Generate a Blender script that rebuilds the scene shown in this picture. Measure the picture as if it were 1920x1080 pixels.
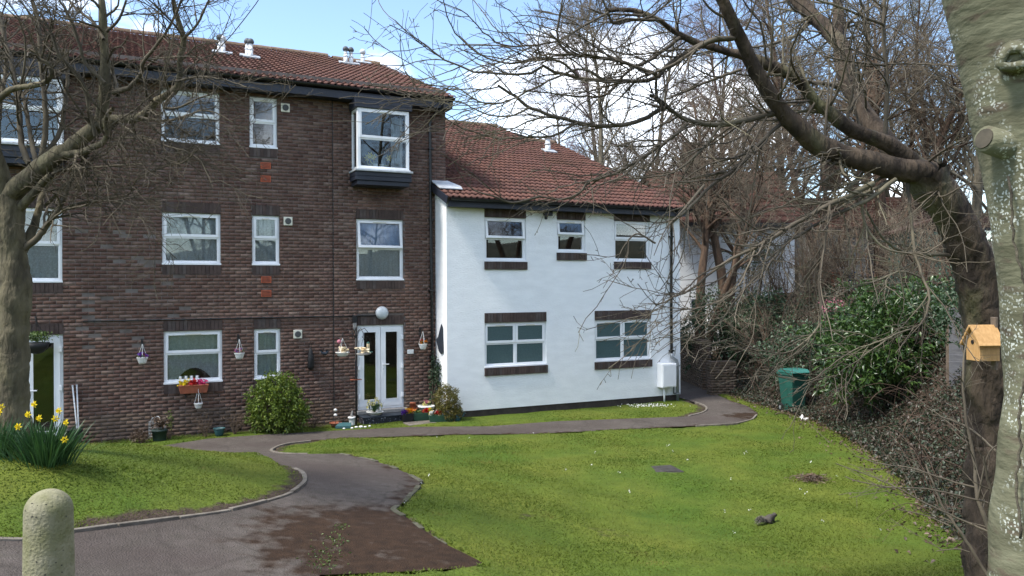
import bpy, math, random
import numpy as np
from mathutils import Matrix, Vector
from mathutils.geometry import delaunay_2d_cdt
random.seed(7)
RNG = np.random.default_rng(11)
for o in list(bpy.data.objects): bpy.data.objects.remove(o)
SC = bpy.context.scene
COL = SC.collection
R = math.radians
# ------------------------------------------------------------------ camera
FPX, HC, ROLL, ANG = 1500.0, 3.05, R(.3), R(26)
cam = bpy.data.cameras.new('camera'); camo = bpy.data.objects.new('camera', cam); COL.objects.link(camo)
cam.sensor_width = 36; cam.lens = 36*FPX/1920; cam.clip_start = .05; cam.clip_end = 2000
cr, sr = math.cos(ROLL), math.sin(ROLL)
camo.matrix_world = Matrix(((cr, sr, 0, 0), (0, 0, -1, 0), (-sr, cr, 0, HC), (0, 0, 0, 1)))
SC.camera = camo
# ------------------------------------------------------------------ sky, sun, exposure
SUN_EL, SUN_AZ = R(56), R(-121)          # azimuth from +Y (view direction) clockwise; negative = to the left
w = bpy.data.worlds.new('World'); SC.world = w; w.use_nodes = True
nt = w.node_tree; nt.nodes.clear()
def N(t, tree=None, **kw):
    n = (tree or nt).nodes.new(t)
    for k, v in kw.items(): setattr(n, k, v)
    return n
sky = N('ShaderNodeTexSky', sky_type='NISHITA', sun_disc=False, sun_elevation=SUN_EL, sun_rotation=SUN_AZ, altitude=50, air_density=1.0, dust_density=.4, ozone_density=2.0)
tc = N('ShaderNodeTexCoord'); mp = N('ShaderNodeMapping'); mp.inputs['Scale'].default_value = (1, 1, 1.9); mp.inputs['Location'].default_value = (.35, .1, .2)
cn = N('ShaderNodeTexNoise'); cn.inputs['Scale'].default_value = 3.1; cn.inputs['Detail'].default_value = 7; cn.inputs['Roughness'].default_value = .52
cr_ = N('ShaderNodeValToRGB'); cr_.color_ramp.elements[0].position = .50; cr_.color_ramp.elements[1].position = .64
cm = N('ShaderNodeMixRGB'); cm.inputs[2].default_value = (9.6, 9.9, 10.4, 1)
bg = N('ShaderNodeBackground'); bg.inputs[1].default_value = .115; wo = N('ShaderNodeOutputWorld')
L = nt.links.new
L(tc.outputs['Generated'], mp.inputs[0]); L(mp.outputs[0], cn.inputs[0]); L(cn.outputs[0], cr_.inputs[0])
L(cr_.outputs[0], cm.inputs[0]); L(sky.outputs[0], cm.inputs[1]); L(cm.outputs[0], bg.inputs[0]); L(bg.outputs[0], wo.inputs[0])
sl = bpy.data.lights.new('sun', 'SUN'); sl.energy = 2.5; sl.angle = R(12); sl.color = (1, .95, .87)
so = bpy.data.objects.new('sun', sl); COL.objects.link(so)
sd = Vector((math.sin(SUN_AZ)*math.cos(SUN_EL), math.cos(SUN_AZ)*math.cos(SUN_EL), math.sin(SUN_EL)))
so.rotation_euler = sd.to_track_quat('Z', 'Y').to_euler(); so.location = (0, 0, 30)
SC.view_settings.view_transform = 'Standard'; SC.view_settings.look = 'None'
SC.view_settings.exposure = 1.5; SC.view_settings.gamma = 1
SC.render.engine = 'CYCLES'; SC.cycles.transparent_max_bounces = 12; SC.cycles.max_bounces = 6
# ------------------------------------------------------------------ pixel helpers
O = np.array([0, 0, HC])
def ray(px, py):
    x = (px-960)/FPX; y = (540-py)/FPX
    return np.array([cr*x+sr*y, 1.0, -sr*x+cr*y])
def P(px, py, Y): return O+ray(px, py)*Y
DV = np.array([math.cos(ANG), math.sin(ANG), 0]); NV = np.array([-math.sin(ANG), math.cos(ANG), 0])
NB = 18.1593; NW = NB-.75
def fac(px, py, n=NB):
    r = ray(px, py); t = (n-O@NV)/(r@NV); p = O+r*t
    return p@DV, p[2]
def FW(s, wd, z=0.0):            # world point at s along the brick front, wd metres in front of it
    p = s*DV+(NB-wd)*NV
    return np.array([p[0], p[1], z])
# ------------------------------------------------------------------ materials
MATS = {}
def mat(name, c1, c2=None, scale=6, rough=.8, bump=0, bscale=None, detail=5, spec=.3, island=None, objrand=None, stretch=(1, 1, 1), lo=.35, hi=.65, coords='Object', metal=0, trans=0, c3=None, s3=1.5, l3=.55, h3=.7):
    m = bpy.data.materials.new(name); m.use_nodes = True; t = m.node_tree; b = t.nodes['Principled BSDF']
    b.inputs['Roughness'].default_value = rough; b.inputs['Specular IOR Level'].default_value = spec; b.inputs['Metallic'].default_value = metal
    lk = t.links.new
    if coords == 'World': vec = N('ShaderNodeNewGeometry', t).outputs['Position']
    else: vec = N('ShaderNodeTexCoord', t).outputs[coords]
    if stretch != (1, 1, 1):
        q = N('ShaderNodeMapping', t); q.inputs['Scale'].default_value = stretch; lk(vec, q.inputs[0]); vec = q.outputs[0]
    out = None
    if c2 is not None:
        n = N('ShaderNodeTexNoise', t); n.inputs['Scale'].default_value = scale; n.inputs['Detail'].default_value = detail; lk(vec, n.inputs[0])
        r = N('ShaderNodeMapRange', t); r.inputs[1].default_value = lo; r.inputs[2].default_value = hi; lk(n.outputs[0], r.inputs[0])
        x = N('ShaderNodeMixRGB', t); x.inputs[1].default_value = (*c1, 1); x.inputs[2].default_value = (*c2, 1); lk(r.outputs[0], x.inputs[0]); out = x.outputs[0]
    if c3 is not None:
        n = N('ShaderNodeTexNoise', t); n.inputs['Scale'].default_value = s3; n.inputs['Detail'].default_value = 6; lk(vec, n.inputs[0])
        r = N('ShaderNodeMapRange', t); r.inputs[1].default_value = l3; r.inputs[2].default_value = h3; lk(n.outputs[0], r.inputs[0])
        x = N('ShaderNodeMixRGB', t); x.inputs[2].default_value = (*c3, 1); lk(r.outputs[0], x.inputs[0])
        if out is not None: lk(out, x.inputs[1])
        else: x.inputs[1].default_value = (*c1, 1)
        out = x.outputs[0]
    if island or objrand:
        cols = island or objrand
        src = N('ShaderNodeNewGeometry', t).outputs['Random Per Island'] if island else N('ShaderNodeObjectInfo', t).outputs['Random']
        rp = N('ShaderNodeValToRGB', t); rp.color_ramp.interpolation = 'LINEAR'
        el = rp.color_ramp.elements
        while len(el) < len(cols): el.new(.5)
        for i, c in enumerate(cols): el[i].position = i/(len(cols)-1); el[i].color = (*c, 1)
        lk(src, rp.inputs[0])
        if out is None: out = rp.outputs[0]
        else:
            x = N('ShaderNodeMixRGB', t); x.blend_type = 'MULTIPLY'; x.inputs[0].default_value = 1; lk(out, x.inputs[1]); lk(rp.outputs[0], x.inputs[2]); out = x.outputs[0]
    if out is None: b.inputs['Base Color'].default_value = (*c1, 1)
    else: lk(out, b.inputs['Base Color'])
    if bump:
        n = N('ShaderNodeTexNoise', t); n.inputs['Scale'].default_value = bscale or scale*3; n.inputs['Detail'].default_value = 6; lk(vec, n.inputs[0])
        q = N('ShaderNodeBump', t); q.inputs['Strength'].default_value = 1; q.inputs['Distance'].default_value = bump; lk(n.outputs[0], q.inputs['Height']); lk(q.outputs[0], b.inputs['Normal'])
    if trans:
        tr = N('ShaderNodeBsdfTranslucent', t); mx = N('ShaderNodeMixShader', t); mx.inputs[0].default_value = trans
        if out is None: tr.inputs[0].default_value = (*c1, 1)
        else: lk(out, tr.inputs[0])
        om = t.nodes['Material Output']; lk(b.outputs[0], mx.inputs[1]); lk(tr.outputs[0], mx.inputs[2]); lk(mx.outputs[0], om.inputs[0])
    MATS[name] = m
    return m
BR = [(.122, .066, .047), (.17, .108, .082), (.098, .052, .039), (.135, .074, .053), (.20, .138, .108), (.112, .06, .044), (.148, .086, .064), (.105, .058, .046), (.16, .098, .074), (.125, .068, .048)]
mat('brick', (.96, .97, .99), (.62, .62, .63), 9, .9, .004, 60, island=BR, c3=(1.35, 1.38, 1.4), s3=1.1, l3=.56, h3=.78)
mat('brick_single', (.96, .97, .99), (.62, .62, .63), 9, .9, .004, 60, objrand=BR, coords='World')
mat('brick_plinth', (1, 1, 1), (.7, .68, .66), 5, .9, .004, 60, island=[(.14, .092, .064), (.17, .115, .083), (.12, .08, .058), (.155, .11, .085)])
mat('brick_dark', (1, 1, 1), (.7, .7, .7), 7, .85, .003, 50, island=[(.062, .042, .036), (.08, .055, .047), (.052, .036, .032), (.095, .075, .068)])
mat('brick_garden', (1, 1, 1), (.6, .65, .5), 4, .9, .003, 50, island=[(.13, .085, .06), (.10, .068, .05), (.15, .105, .075)])
mat('mortar', (.095, .078, .068), (.15, .13, .118), 3, .95, .003, 80)
TL = [(.118, .052, .038), (.142, .062, .044), (.098, .044, .034), (.13, .057, .042), (.108, .05, .04)]
mat('tile', (1, 1, 1), (.66, .68, .66), 3, .8, .004, 50, island=TL, c3=(.55, .6, .5), s3=.7, l3=.5, h3=.75)
mat('tile_single', (1, 1, 1), (.66, .68, .66), 3, .8, .004, 50, objrand=TL, coords='World')
mat('ridge', (.20, .14, .10), (.12, .085, .06), 5, .9, .005, 40, objrand=[(1, 1, 1), (.8, .75, .7), (1.1, 1.1, 1)])
mat('roof_under', (.05, .03, .025), (.07, .04, .03), 6)
mat('fascia', (.009, .012, .021), (.014, .018, .03), 3, .5, .001, 30, spec=.5)
mat('gutter', (.010, .010, .011), None, rough=.4, spec=.5)
mat('upvc', (.78, .79, .80), (.70, .71, .72), 2, .35, spec=.5)
mat('alu', (.45, .47, .48), (.38, .4, .42), 8, .45, metal=.3)
mat('galv', (.33, .35, .36), (.24, .26, .27), 8, .5, metal=.5)
mat('render_white', (.80, .81, .81), (.74, .75, .75), 2.2, .85, .012, 16, stretch=(1, 1, 3.2), c3=(.60, .60, .58), s3=.9, l3=.62, h3=.95)
mat('plinth', (.065, .052, .043), (.04, .033, .028), 6, .95, .004, 40)
mat('stone_sill', (.30, .29, .27), (.2, .19, .18), 9, .9, .004, 40)
mat('concrete', (.33, .31, .27), (.24, .23, .2), 7, .9, .004, 60, c3=(.16, .18, .10), s3=2.5, l3=.5, h3=.72)
mat('edging', (.20, .178, .15), (.12, .105, .088), 9, .9, .005, 50, objrand=[(1, 1, 1), (.75, .74, .72), (.9, .9, .88)])
mat('edging_old', (.12, .11, .085), (.06, .06, .04), 14, .95, .01, 40, objrand=[(1, 1, 1), (.6, .65, .5), (.85, .85, .8)])
mat('black', (.012, .012, .013), (.02, .02, .02), 8, .6)
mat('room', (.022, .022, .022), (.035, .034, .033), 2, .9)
mat('flue', (.62, .63, .64), (.45, .46, .47), 8, .5); mat('flue_cap', (.07, .075, .08), None, rough=.6)
mat('lead', (.30, .32, .34), (.42, .44, .46), 9, .6, .004, 30)
mat('terracotta', (.33, .10, .05), (.24, .075, .04), 8, .8, .002, 40)
mat('air_brick', (.42, .10, .045), (.34, .08, .04), 10, .85)
mat('vent', (.62, .60, .50), None, rough=.5); mat('vent_dark', (.06, .065, .065), None, rough=.6)
mat('lamp_glass', (.50, .54, .56), (.42, .45, .47), 8, .25, spec=.6)
mat('bin_green', (.010, .062, .047), (.014, .08, .06), 4, .45, .001, 40, spec=.5); mat('bin_lid', (.018, .11, .09), (.028, .14, .115), 5, .4, spec=.5)
mat('bird_wood', (.50, .30, .125), (.40, .23, .09), 6, .7, .002, 40, stretch=(8, 8, 1.5)); mat('post_wood', (.16, .12, .09), (.10, .08, .06), 6, .9, .004, 40)
mat('net', (.80, .84, .88), (.6, .66, .72), 26, .9, trans=.4); mat('net_blue', (.36, .55, .82), (.28, .46, .74), 6, .9, trans=.4)
mat('frost', (.075, .118, .12), (.055, .09, .095), 60, .22, .001, 120, spec=.7)
mat('pot_white', (.72, .72, .70), (.6, .6, .58), 6, .5); mat('pot_dark', (.02, .035, .03), (.03, .05, .045), 6, .5); mat('pot_blue', (.04, .10, .11), (.03, .08, .085), 6, .45)
mat('trough', (.03, .075, .045), (.02, .055, .035), 5, .5); mat('pebble_step', (.015, .016, .022), (.28, .28, .33), 26, .5, .006, 60, lo=.58, hi=.66)
mat('slate', (.018, .024, .034), (.03, .038, .05), 9, .6, .004, 30)
mat('shed_green', (.02, .06, .05), (.028, .08, .065), 3, .8); mat('fence_grey', (.13, .13, .145), (.19, .19, .2), 4, .85, .004, 30, stretch=(1, 1, 10))
for nm, c in dict(yellow=(.80, .62, .02), pale_yellow=(.75, .68, .25), orange=(.72, .22, .02), red=(.45, .015, .015), pink=(.62, .05, .18), purple=(.16, .05, .42), white=(.8, .8, .78), blue=(.03, .13, .35), rose=(.55, .2, .26)).items():
    mat('petal_'+nm, c, tuple(.75*v for v in c), 30, .6, trans=.25)
LEAF = dict(
    laurel=[(.02, .048, .012), (.033, .07, .015), (.06, .11, .022), (.024, .054, .015), (.085, .14, .036)],
    box=[(.075, .12, .013), (.13, .185, .02), (.05, .088, .012), (.19, .24, .03)],
    conifer=[(.09, .085, .016), (.14, .13, .024), (.07, .07, .016), (.20, .14, .03)],
    ivy=[(.018, .04, .016), (.03, .06, .024), (.04, .08, .033), (.065, .10, .058), (.025, .046, .02)],
    bramble=[(.022, .038, .017), (.036, .056, .027), (.06, .042, .027), (.05, .072, .045), (.03, .03, .02), (.075, .05, .035)],
    grass=[(.105, .135, .010), (.135, .155, .014), (.155, .165, .018), (.085, .12, .010), (.16, .165, .03), (.17, .14, .04)],
    daffodil=[(.018, .055, .016), (.03, .08, .022), (.045, .11, .03)],
    basket=[(.03, .06, .015), (.07, .12, .02), (.10, .15, .025)],
    dead=[(.10, .06, .035), (.07, .045, .03), (.14, .09, .055)], litter=[(.09, .055, .035), (.14, .09, .055), (.06, .04, .028), (.18, .13, .09)],
    willow=[(.20, .17, .03), (.27, .22, .05), (.15, .13, .03)])
mat('leaf_grass', (.058, .102, .010), (.108, .130, .015), .55, .6, spec=.2, island=[(.85, .87, .8), (1, 1, 1), (1.1, 1.08, 1.1), (.94, .97, .9), (1.05, 1.03, 1.2)], coords='World', trans=.3, lo=.3, hi=.7, c3=(.16, .13, .035), s3=1.7, l3=.58, h3=.8)
for k, v in LEAF.items():
    if k != 'grass': mat('leaf_'+k, (1, 1, 1), None, rough=.32 if k == 'laurel' else .5, spec=.5, island=v, trans=.22)
def bark(name, a, b, c3=None, **kw): mat(name, a, b, 9, .9, .035, 24, stretch=(1, 1, .3), c3=c3, **kw)
bark('bark_left', (.125, .107, .064), (.052, .044, .028), (.165, .155, .09), s3=2.2); bark('bark_dark', (.075, .055, .038), (.022, .016, .012), (.10, .095, .05), s3=2.6)
bark('bark_pale', (.13, .12, .08), (.075, .065, .045)); bark('bark_wood', (.14, .12, .085), (.07, .06, .042)); bark('bark_brown', (.11, .07, .045), (.055, .036, .025))
mat('twig_left', (.095, .078, .052), (.045, .037, .026), 3, .85); mat('twig_dark', (.12, .10, .072), (.05, .041, .03), 1.6, .8, c3=(.20, .18, .115), s3=1.1, l3=.55, h3=.75)
mat('twig_wood', (.17, .14, .10), (.085, .068, .05), 2, .9); mat('twig_birch', (.19, .14, .145), (.12, .085, .095), 2, .9); mat('twig_bramble', (.105, .07, .05), (.05, .034, .025), 3, .9); mat('twig_red', (.16, .035, .04), (.1, .03, .03), 2, .9)
mat('twig_dry', (.15, .105, .07), (.08, .055, .038), 3, .9)
# special materials -----------------------------------------------------------
def glass_mat():
    m = bpy.data.materials.new('glass'); m.use_nodes = True; t = m.node_tree; t.nodes.clear()
    tr = N('ShaderNodeBsdfTransparent', t); tr.inputs[0].default_value = (.92, .95, .95, 1); g = N('ShaderNodeBsdfGlossy', t); g.inputs['Roughness'].default_value = .01
    fr = N('ShaderNodeFresnel', t); fr.inputs[0].default_value = 1.5; ad = N('ShaderNodeMath', t, operation='MULTIPLY_ADD'); ad.inputs[1].default_value = 1.5; ad.inputs[2].default_value = .02
    mx = N('ShaderNodeMixShader', t); o = N('ShaderNodeOutputMaterial', t); l = t.links.new
    l(fr.outputs[0], ad.inputs[0]); l(ad.outputs[0], mx.inputs[0]); l(tr.outputs[0], mx.inputs[1]); l(g.outputs[0], mx.inputs[2]); l(mx.outputs[0], o.inputs[0]); MATS['glass'] = m
glass_mat()
def lace_mat(name, col, sc, keep):
    m = mat(name, col, tuple(.8*c for c in col), 30, .9, trans=.35); t = m.node_tree; l = t.links.new; om = t.nodes['Material Output']; src = om.inputs[0].links[0].from_socket
    v = N('ShaderNodeTexVoronoi', t); v.inputs['Scale'].default_value = sc; c = N('ShaderNodeTexCoord', t); l(c.outputs['Object'], v.inputs['Vector'])
    r = N('ShaderNodeMapRange', t); r.inputs[1].default_value = .25; r.inputs[2].default_value = .6; r.inputs[3].default_value = .92; r.inputs[4].default_value = keep; l(v.outputs[0], r.inputs[0])
    tp = N('ShaderNodeBsdfTransparent', t); mx = N('ShaderNodeMixShader', t); l(r.outputs[0], mx.inputs[0]); l(tp.outputs[0], mx.inputs[1]); l(src, mx.inputs[2]); l(mx.outputs[0], om.inputs[0])
lace_mat('lace', (.93, .96, 1.0), 22, .8)
def mask_mat(name, a, b, m1, sc, attr, rough, bump, bs, extra=None):
    """two-tone ground with a third colour where the mesh attribute says so (bare soil, moss)"""
    m = bpy.data.materials.new(name); m.use_nodes = True; t = m.node_tree; p = t.nodes['Principled BSDF']; l = t.links.new
    p.inputs['Roughness'].default_value = rough; p.inputs['Specular IOR Level'].default_value = .2
    g = N('ShaderNodeNewGeometry', t).outputs['Position']
    def noise(s, lo, hi, det=6):
        n = N('ShaderNodeTexNoise', t); n.inputs['Scale'].default_value = s; n.inputs['Detail'].default_value = det; l(g, n.inputs[0])
        r = N('ShaderNodeMapRange', t); r.inputs[1].default_value = lo; r.inputs[2].default_value = hi; l(n.outputs[0], r.inputs[0]); return r.outputs[0]
    def mix(f, c1, c2, mode='MIX'):
        x = N('ShaderNodeMixRGB', t); x.blend_type = mode
        for i, c in ((0, f), (1, c1), (2, c2)):
            if isinstance(c, (tuple, float, int)): x.inputs[i].default_value = (*c, 1) if isinstance(c, tuple) else c
            else: l(c, x.inputs[i])
        return x.outputs[0]
    c = mix(noise(sc, .35, .65), a, b)
    c = mix(noise(sc*6, .3, .7, 3), c, mix(1.0, c, (.72, .74, .7), 'MULTIPLY'))
    if extra: c = extra(t, l, g, noise, mix, c)
    at = N('ShaderNodeAttribute', t); at.attribute_name = attr
    ad = N('ShaderNodeMath', t, operation='ADD'); l(at.outputs['Fac'], ad.inputs[0]); q = N('ShaderNodeMath', t, operation='MULTIPLY'); l(noise(4.5, .25, .75, 10), q.inputs[0]); q.inputs[1].default_value = .8; l(q.outputs[0], ad.inputs[1])
    r = N('ShaderNodeMapRange', t); r.inputs[1].default_value = .75; r.inputs[2].default_value = 1.1; l(ad.outputs[0], r.inputs[0])
    c = mix(r.outputs[0], c, mix(noise(9, .3, .7), m1, tuple(.5*v for v in m1)))
    l(c, p.inputs['Base Color'])
    n = N('ShaderNodeTexNoise', t); n.inputs['Scale'].default_value = bs; n.inputs['Detail'].default_value = 8; l(g, n.inputs[0]); bu = N('ShaderNodeBump', t); bu.inputs['Distance'].default_value = bump; l(n.outputs[0], bu.inputs['Height']); l(bu.outputs[0], p.inputs['Normal'])
    MATS[name] = m
mask_mat('lawn', (.06, .104, .010), (.108, .128, .016), (.07, .05, .036), .6, 'soil', .95, .03, 30)
def cracks(t, l, g, noise, mix, c):
    wn = N('ShaderNodeTexNoise', t); wn.inputs['Scale'].default_value = 1.2; l(g, wn.inputs[0]); va = N('ShaderNodeMixRGB', t); va.blend_type = 'ADD'; va.inputs[0].default_value = .55; l(g, va.inputs[1]); l(wn.outputs[1], va.inputs[2])
    v = N('ShaderNodeTexVoronoi', t); v.feature = 'DISTANCE_TO_EDGE'; v.inputs['Scale'].default_value = .62; l(va.outputs[0], v.inputs['Vector'])
    r = N('ShaderNodeMapRange', t); r.inputs[1].default_value = .004; r.inputs[2].default_value = .02; r.inputs[3].default_value = .28; r.inputs[4].default_value = 0; l(v.outputs[0], r.inputs[0])
    c = mix(r.outputs[0], c, (.03, .026, .022))
    c = mix(noise(150, .35, .65, 2), c, mix(1.0, c, (.55, .54, .53), 'MULTIPLY'))
    c = mix(noise(14, .62, .72, 4), c, (.05, .042, .036))
    return mix(noise(.55, .48, .66), c, (.06, .047, .042))
mask_mat('asphalt', (.098, .082, .073), (.132, .112, .10), (.040, .022, .012), 1.4, 'moss', .92, .02, 60, cracks)
def trunk_pale():
    m = mat('bark_beech', (.15, .148, .098), (.088, .086, .055), 3.2, .9, .012, 11, spec=.1, stretch=(1, 1, 2.6), c3=(.085, .07, .05), s3=6, l3=.55, h3=.66)
    t = m.node_tree; l = t.links.new; b = t.nodes['Principled BSDF']; src = b.inputs['Base Color'].links[0].from_socket
    c = N('ShaderNodeTexCoord', t); v = N('ShaderNodeTexVoronoi', t); v.inputs['Scale'].default_value = 62; dn = N('ShaderNodeTexNoise', t); dn.inputs['Scale'].default_value = 30; l(c.outputs['Object'], dn.inputs[0]); da = N('ShaderNodeMixRGB', t); da.blend_type = 'ADD'; da.inputs[0].default_value = .035; l(c.outputs['Object'], da.inputs[1]); l(dn.outputs[1], da.inputs[2]); l(da.outputs[0], v.inputs['Vector'])
    r = N('ShaderNodeMapRange', t); r.inputs[1].default_value = .42; r.inputs[2].default_value = .30; l(v.outputs[0], r.inputs[0])
    n = N('ShaderNodeTexNoise', t); n.inputs['Scale'].default_value = 3.2; n.inputs['Detail'].default_value = 4; l(c.outputs['Object'], n.inputs[0]); r2 = N('ShaderNodeMapRange', t); r2.inputs[1].default_value = .50; r2.inputs[2].default_value = .60; l(n.outputs[0], r2.inputs[0])
    q = N('ShaderNodeMath', t, operation='MULTIPLY'); l(r.outputs[0], q.inputs[0]); l(r2.outputs[0], q.inputs[1])
    x = N('ShaderNodeMixRGB', t); x.inputs[2].default_value = (.42, .44, .40, 1); l(q.outputs[0], x.inputs[0]); l(src, x.inputs[1]); l(x.outputs[0], b.inputs['Base Color'])
trunk_pale()
# ------------------------------------------------------------------ mesh helpers
def link(o, parent=None, label=None, cat=None, group=None, kind=None):
    COL.objects.link(o)
    if parent is not None: o.parent = parent
    if label: o['label'] = label
    if cat: o['category'] = cat
    if group: o['group'] = group
    if kind: o['kind'] = kind
    return o
def empty(name, loc=(0, 0, 0), rz=0, label=None, cat=None, group=None):
    o = bpy.data.objects.new(name, None); o.location = loc; o.rotation_euler = (0, 0, rz); o.empty_display_size = .1
    return link(o, None, label, cat, group)
def np_mesh(name, V, Fq, material, smooth=False):
    """V (n,3); Fq (m,k) one polygon size"""
    V = np.ascontiguousarray(V, np.float32); Fq = np.ascontiguousarray(Fq, np.int32); k = Fq.shape[1]
    me = bpy.data.meshes.new(name); me.vertices.add(len(V)); me.vertices.foreach_set('co', V.ravel())
    me.loops.add(Fq.size); me.loops.foreach_set('vertex_index', Fq.ravel()); me.polygons.add(len(Fq))
    me.polygons.foreach_set('loop_start', np.arange(0, Fq.size, k, dtype=np.int32))
    if smooth: me.polygons.foreach_set('use_smooth', np.ones(len(Fq), bool))
    me.update(calc_edges=True); me.validate()
    if material: me.materials.append(MATS[material])
    return me
class MB:
    def __init__(s): s.v = []; s.f = []
    def box(s, x0, x1, y0, y1, z0, z1, M=None):
        b = len(s.v); c = [(x, y, z) for x in (x0, x1) for y in (y0, y1) for z in (z0, z1)]
        if M is not None: c = [tuple(M @ Vector(p)) for p in c]
        s.v += c; s.f += [tuple(b+i for i in q) for q in ((0, 1, 3, 2), (4, 6, 7, 5), (0, 4, 5, 1), (2, 3, 7, 6), (0, 2, 6, 4), (1, 5, 7, 3))]; return s
    def poly(s, pts): b = len(s.v); s.v += [tuple(p) for p in pts]; s.f.append(tuple(range(b, b+len(pts)))); return s
    def prism(s, pts, vec):
        b = len(s.v); n = len(pts); s.v += [tuple(p) for p in pts]; s.v += [tuple(np.array(p)+np.array(vec)) for p in pts]
        s.f.append(tuple(range(b+n-1, b-1, -1))); s.f.append(tuple(range(b+n, b+2*n)))
        for i in range(n): j = (i+1) % n; s.f.append((b+i, b+j, b+n+j, b+n+i))
        return s
    def tube(s, pts, rad, m=8, cap=True):
        pts = np.array(pts, float); n = len(pts); rad = np.broadcast_to(np.array(rad, float), (n,)); T = np.gradient(pts, axis=0); b = len(s.v)
        for i in range(n):
            t = T[i]/max(np.linalg.norm(T[i]), 1e-9); r = np.array([0, 0, 1.]) if abs(t[2]) < .9 else np.array([1., 0, 0]); u = np.cross(t, r); u /= np.linalg.norm(u); v = np.cross(t, u)
            for j in range(m): a = 2*math.pi*j/m; s.v.append(tuple(pts[i]+rad[i]*(math.cos(a)*u+math.sin(a)*v)))
        for i in range(n-1):
            for j in range(m): k = (j+1) % m; s.f.append((b+i*m+j, b+i*m+k, b+(i+1)*m+k, b+(i+1)*m+j))
        if cap: s.f.append(tuple(b+j for j in range(m-1, -1, -1))); s.f.append(tuple(b+(n-1)*m+j for j in range(m)))
        return s
    def lathe(s, prof, m=16, c=(0, 0, 0), axis='z'):
        b = len(s.v); n = len(prof)
        for r, h in prof:
            for j in range(m):
                a = 2*math.pi*j/m; p = (r*math.cos(a), r*math.sin(a), h)
                if axis == 'y': p = (p[0], -p[2], p[1])
                s.v.append((c[0]+p[0], c[1]+p[1], c[2]+p[2]))
        for i in range(n-1):
            for j in range(m): k = (j+1) % m; s.f.append((b+i*m+j, b+i*m+k, b+(i+1)*m+k, b+(i+1)*m+j))
        s.f.append(tuple(b+j for j in range(m-1, -1, -1))); s.f.append(tuple(b+(n-1)*m+j for j in range(m))); return s
    def build(s, name, material, parent=None, smooth=False, bevel=0, loc=None, **kw):
        me = bpy.data.meshes.new(name); me.from_pydata(s.v, [], s.f); me.validate(); me.materials.append(MATS[material])
        if smooth: me.polygons.foreach_set('use_smooth', np.ones(len(me.polygons), bool))
        o = bpy.data.objects.new(name, me)
        if bevel:
            q = o.modifiers.new('bevel', 'BEVEL'); q.width = bevel; q.segments = 2; q.limit_method = 'ANGLE'
        if loc is not None: o.location = loc
        return link(o, parent, **kw)
def obj(name, me, parent=None, loc=None, **kw):
    o = bpy.data.objects.new(name, me)
    if loc is not None: o.location = loc
    return link(o, parent, **kw)
def copy_tree(o, parent=None):
    c = o.copy(); COL.objects.link(c); c.parent = parent
    for ch in list(o.children): copy_tree(ch, c)
    return c
# ------------------------------------------------------------------ terrain
EDGE = np.array([(5.0, 2), (5.1, 6), (5.35, 9.3), (5.95, 11.3), (6.7, 14.5), (7.05, 17.6), (6.75, 19.6), (6.45, 21.5), (6.35, 23), (6.2, 26), (6.0, 34)])
def edge_x(y): return np.interp(y, EDGE[:, 1], EDGE[:, 0])
CP = [tuple(P(*q)) for q in [(0, 1013, 6.5), (133, 997, 6.9), (277, 978, 7.5), (433, 957, 8.3), (533, 930, 9.3), (572, 900, 10.3), (530, 873, 11.6), (508, 849, 13.5), (633, 850, 13.3), (737, 876, 12), (787, 907, 10.8), (758, 941, 9.6),
      (767, 974, 8.8), (821, 1012, 8.1), (904, 1055, 7.4), (717, 1074, 7), (1440, 985, 10.4), (1237, 881, 13.3), (1520, 897, 12.7), (960, 1080, 7.6), (1300, 1080, 8), (1600, 1080, 8), (1850, 1080, 7.5),
      (85, 865, 8), (25, 850, 8.8), (340, 838, 10.9), (433, 857, 11.3), (150, 834, 11), (-80, 842, 10.6)]]
CP += [(-2.32, 4, 1.15), (0, 2, 1.38), (-3, 2, 1.5), (3, 3, 1.1), (-7, 5, 1.25), (-8, 9, 1.3), (5, 5, .7), (4, 7.5, .3), (0, 15, .05), (3, 14, 0), (1, 13.5, .06), (6, 13, .03), (-12, 8, 1.2), (-13, 4, 1.3), (-13, 14, .0), (9, 3, .7), (14, 3, .6), (14, 12, .1)]
CP += [tuple(FW(s, wd)) for s in (-6, -3, -1, 1, 3, 5, 7, 9.5, 12, 14) for wd in (2.2, 1.1, .0, -3)] + [(-12, 26, 0), (0, 30, 0), (8, 30, 0), (14, 20, 0), (6.5, 20, 0), (5, 22.5, 0), (4, 18, 0), (7, 16, 0)]
CP = np.array(CP)
def _phi(r2): return .5*r2*np.log(r2+1e-9)
def _tps():
    n = len(CP); d2 = ((CP[:, None, :2]-CP[None, :, :2])**2).sum(-1); K = _phi(d2)+np.eye(n)*.25; Q = np.c_[np.ones(n), CP[:, :2]]
    A = np.block([[K, Q], [Q.T, np.zeros((3, 3))]]); return np.linalg.solve(A, np.r_[CP[:, 2], 0, 0, 0])
TW = _tps()
def ground(x, y):
    x = np.atleast_1d(np.asarray(x, float)); y = np.atleast_1d(np.asarray(y, float)); xc = np.clip(x, -13, 13); yc = np.clip(y, 1, 29)
    d2 = (xc[:, None]-CP[None, :, 0])**2+(yc[:, None]-CP[None, :, 1])**2
    z = _phi(d2)@TW[:-3]+TW[-3]+TW[-2]*xc+TW[-1]*yc
    t = np.clip((x-edge_x(np.clip(y, 2, 34))-.1)/3.6, 0, 1); b = 2.75*t*t*(3-2*t)
    far = np.clip((y-27)/12, 0, 1)*np.clip((x+3)/6, 0, 1); b = b+far*1.6*np.clip(1-t*.7, 0, 1)
    return z+b
def g1(x, y): return float(ground(x, y)[0])
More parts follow.
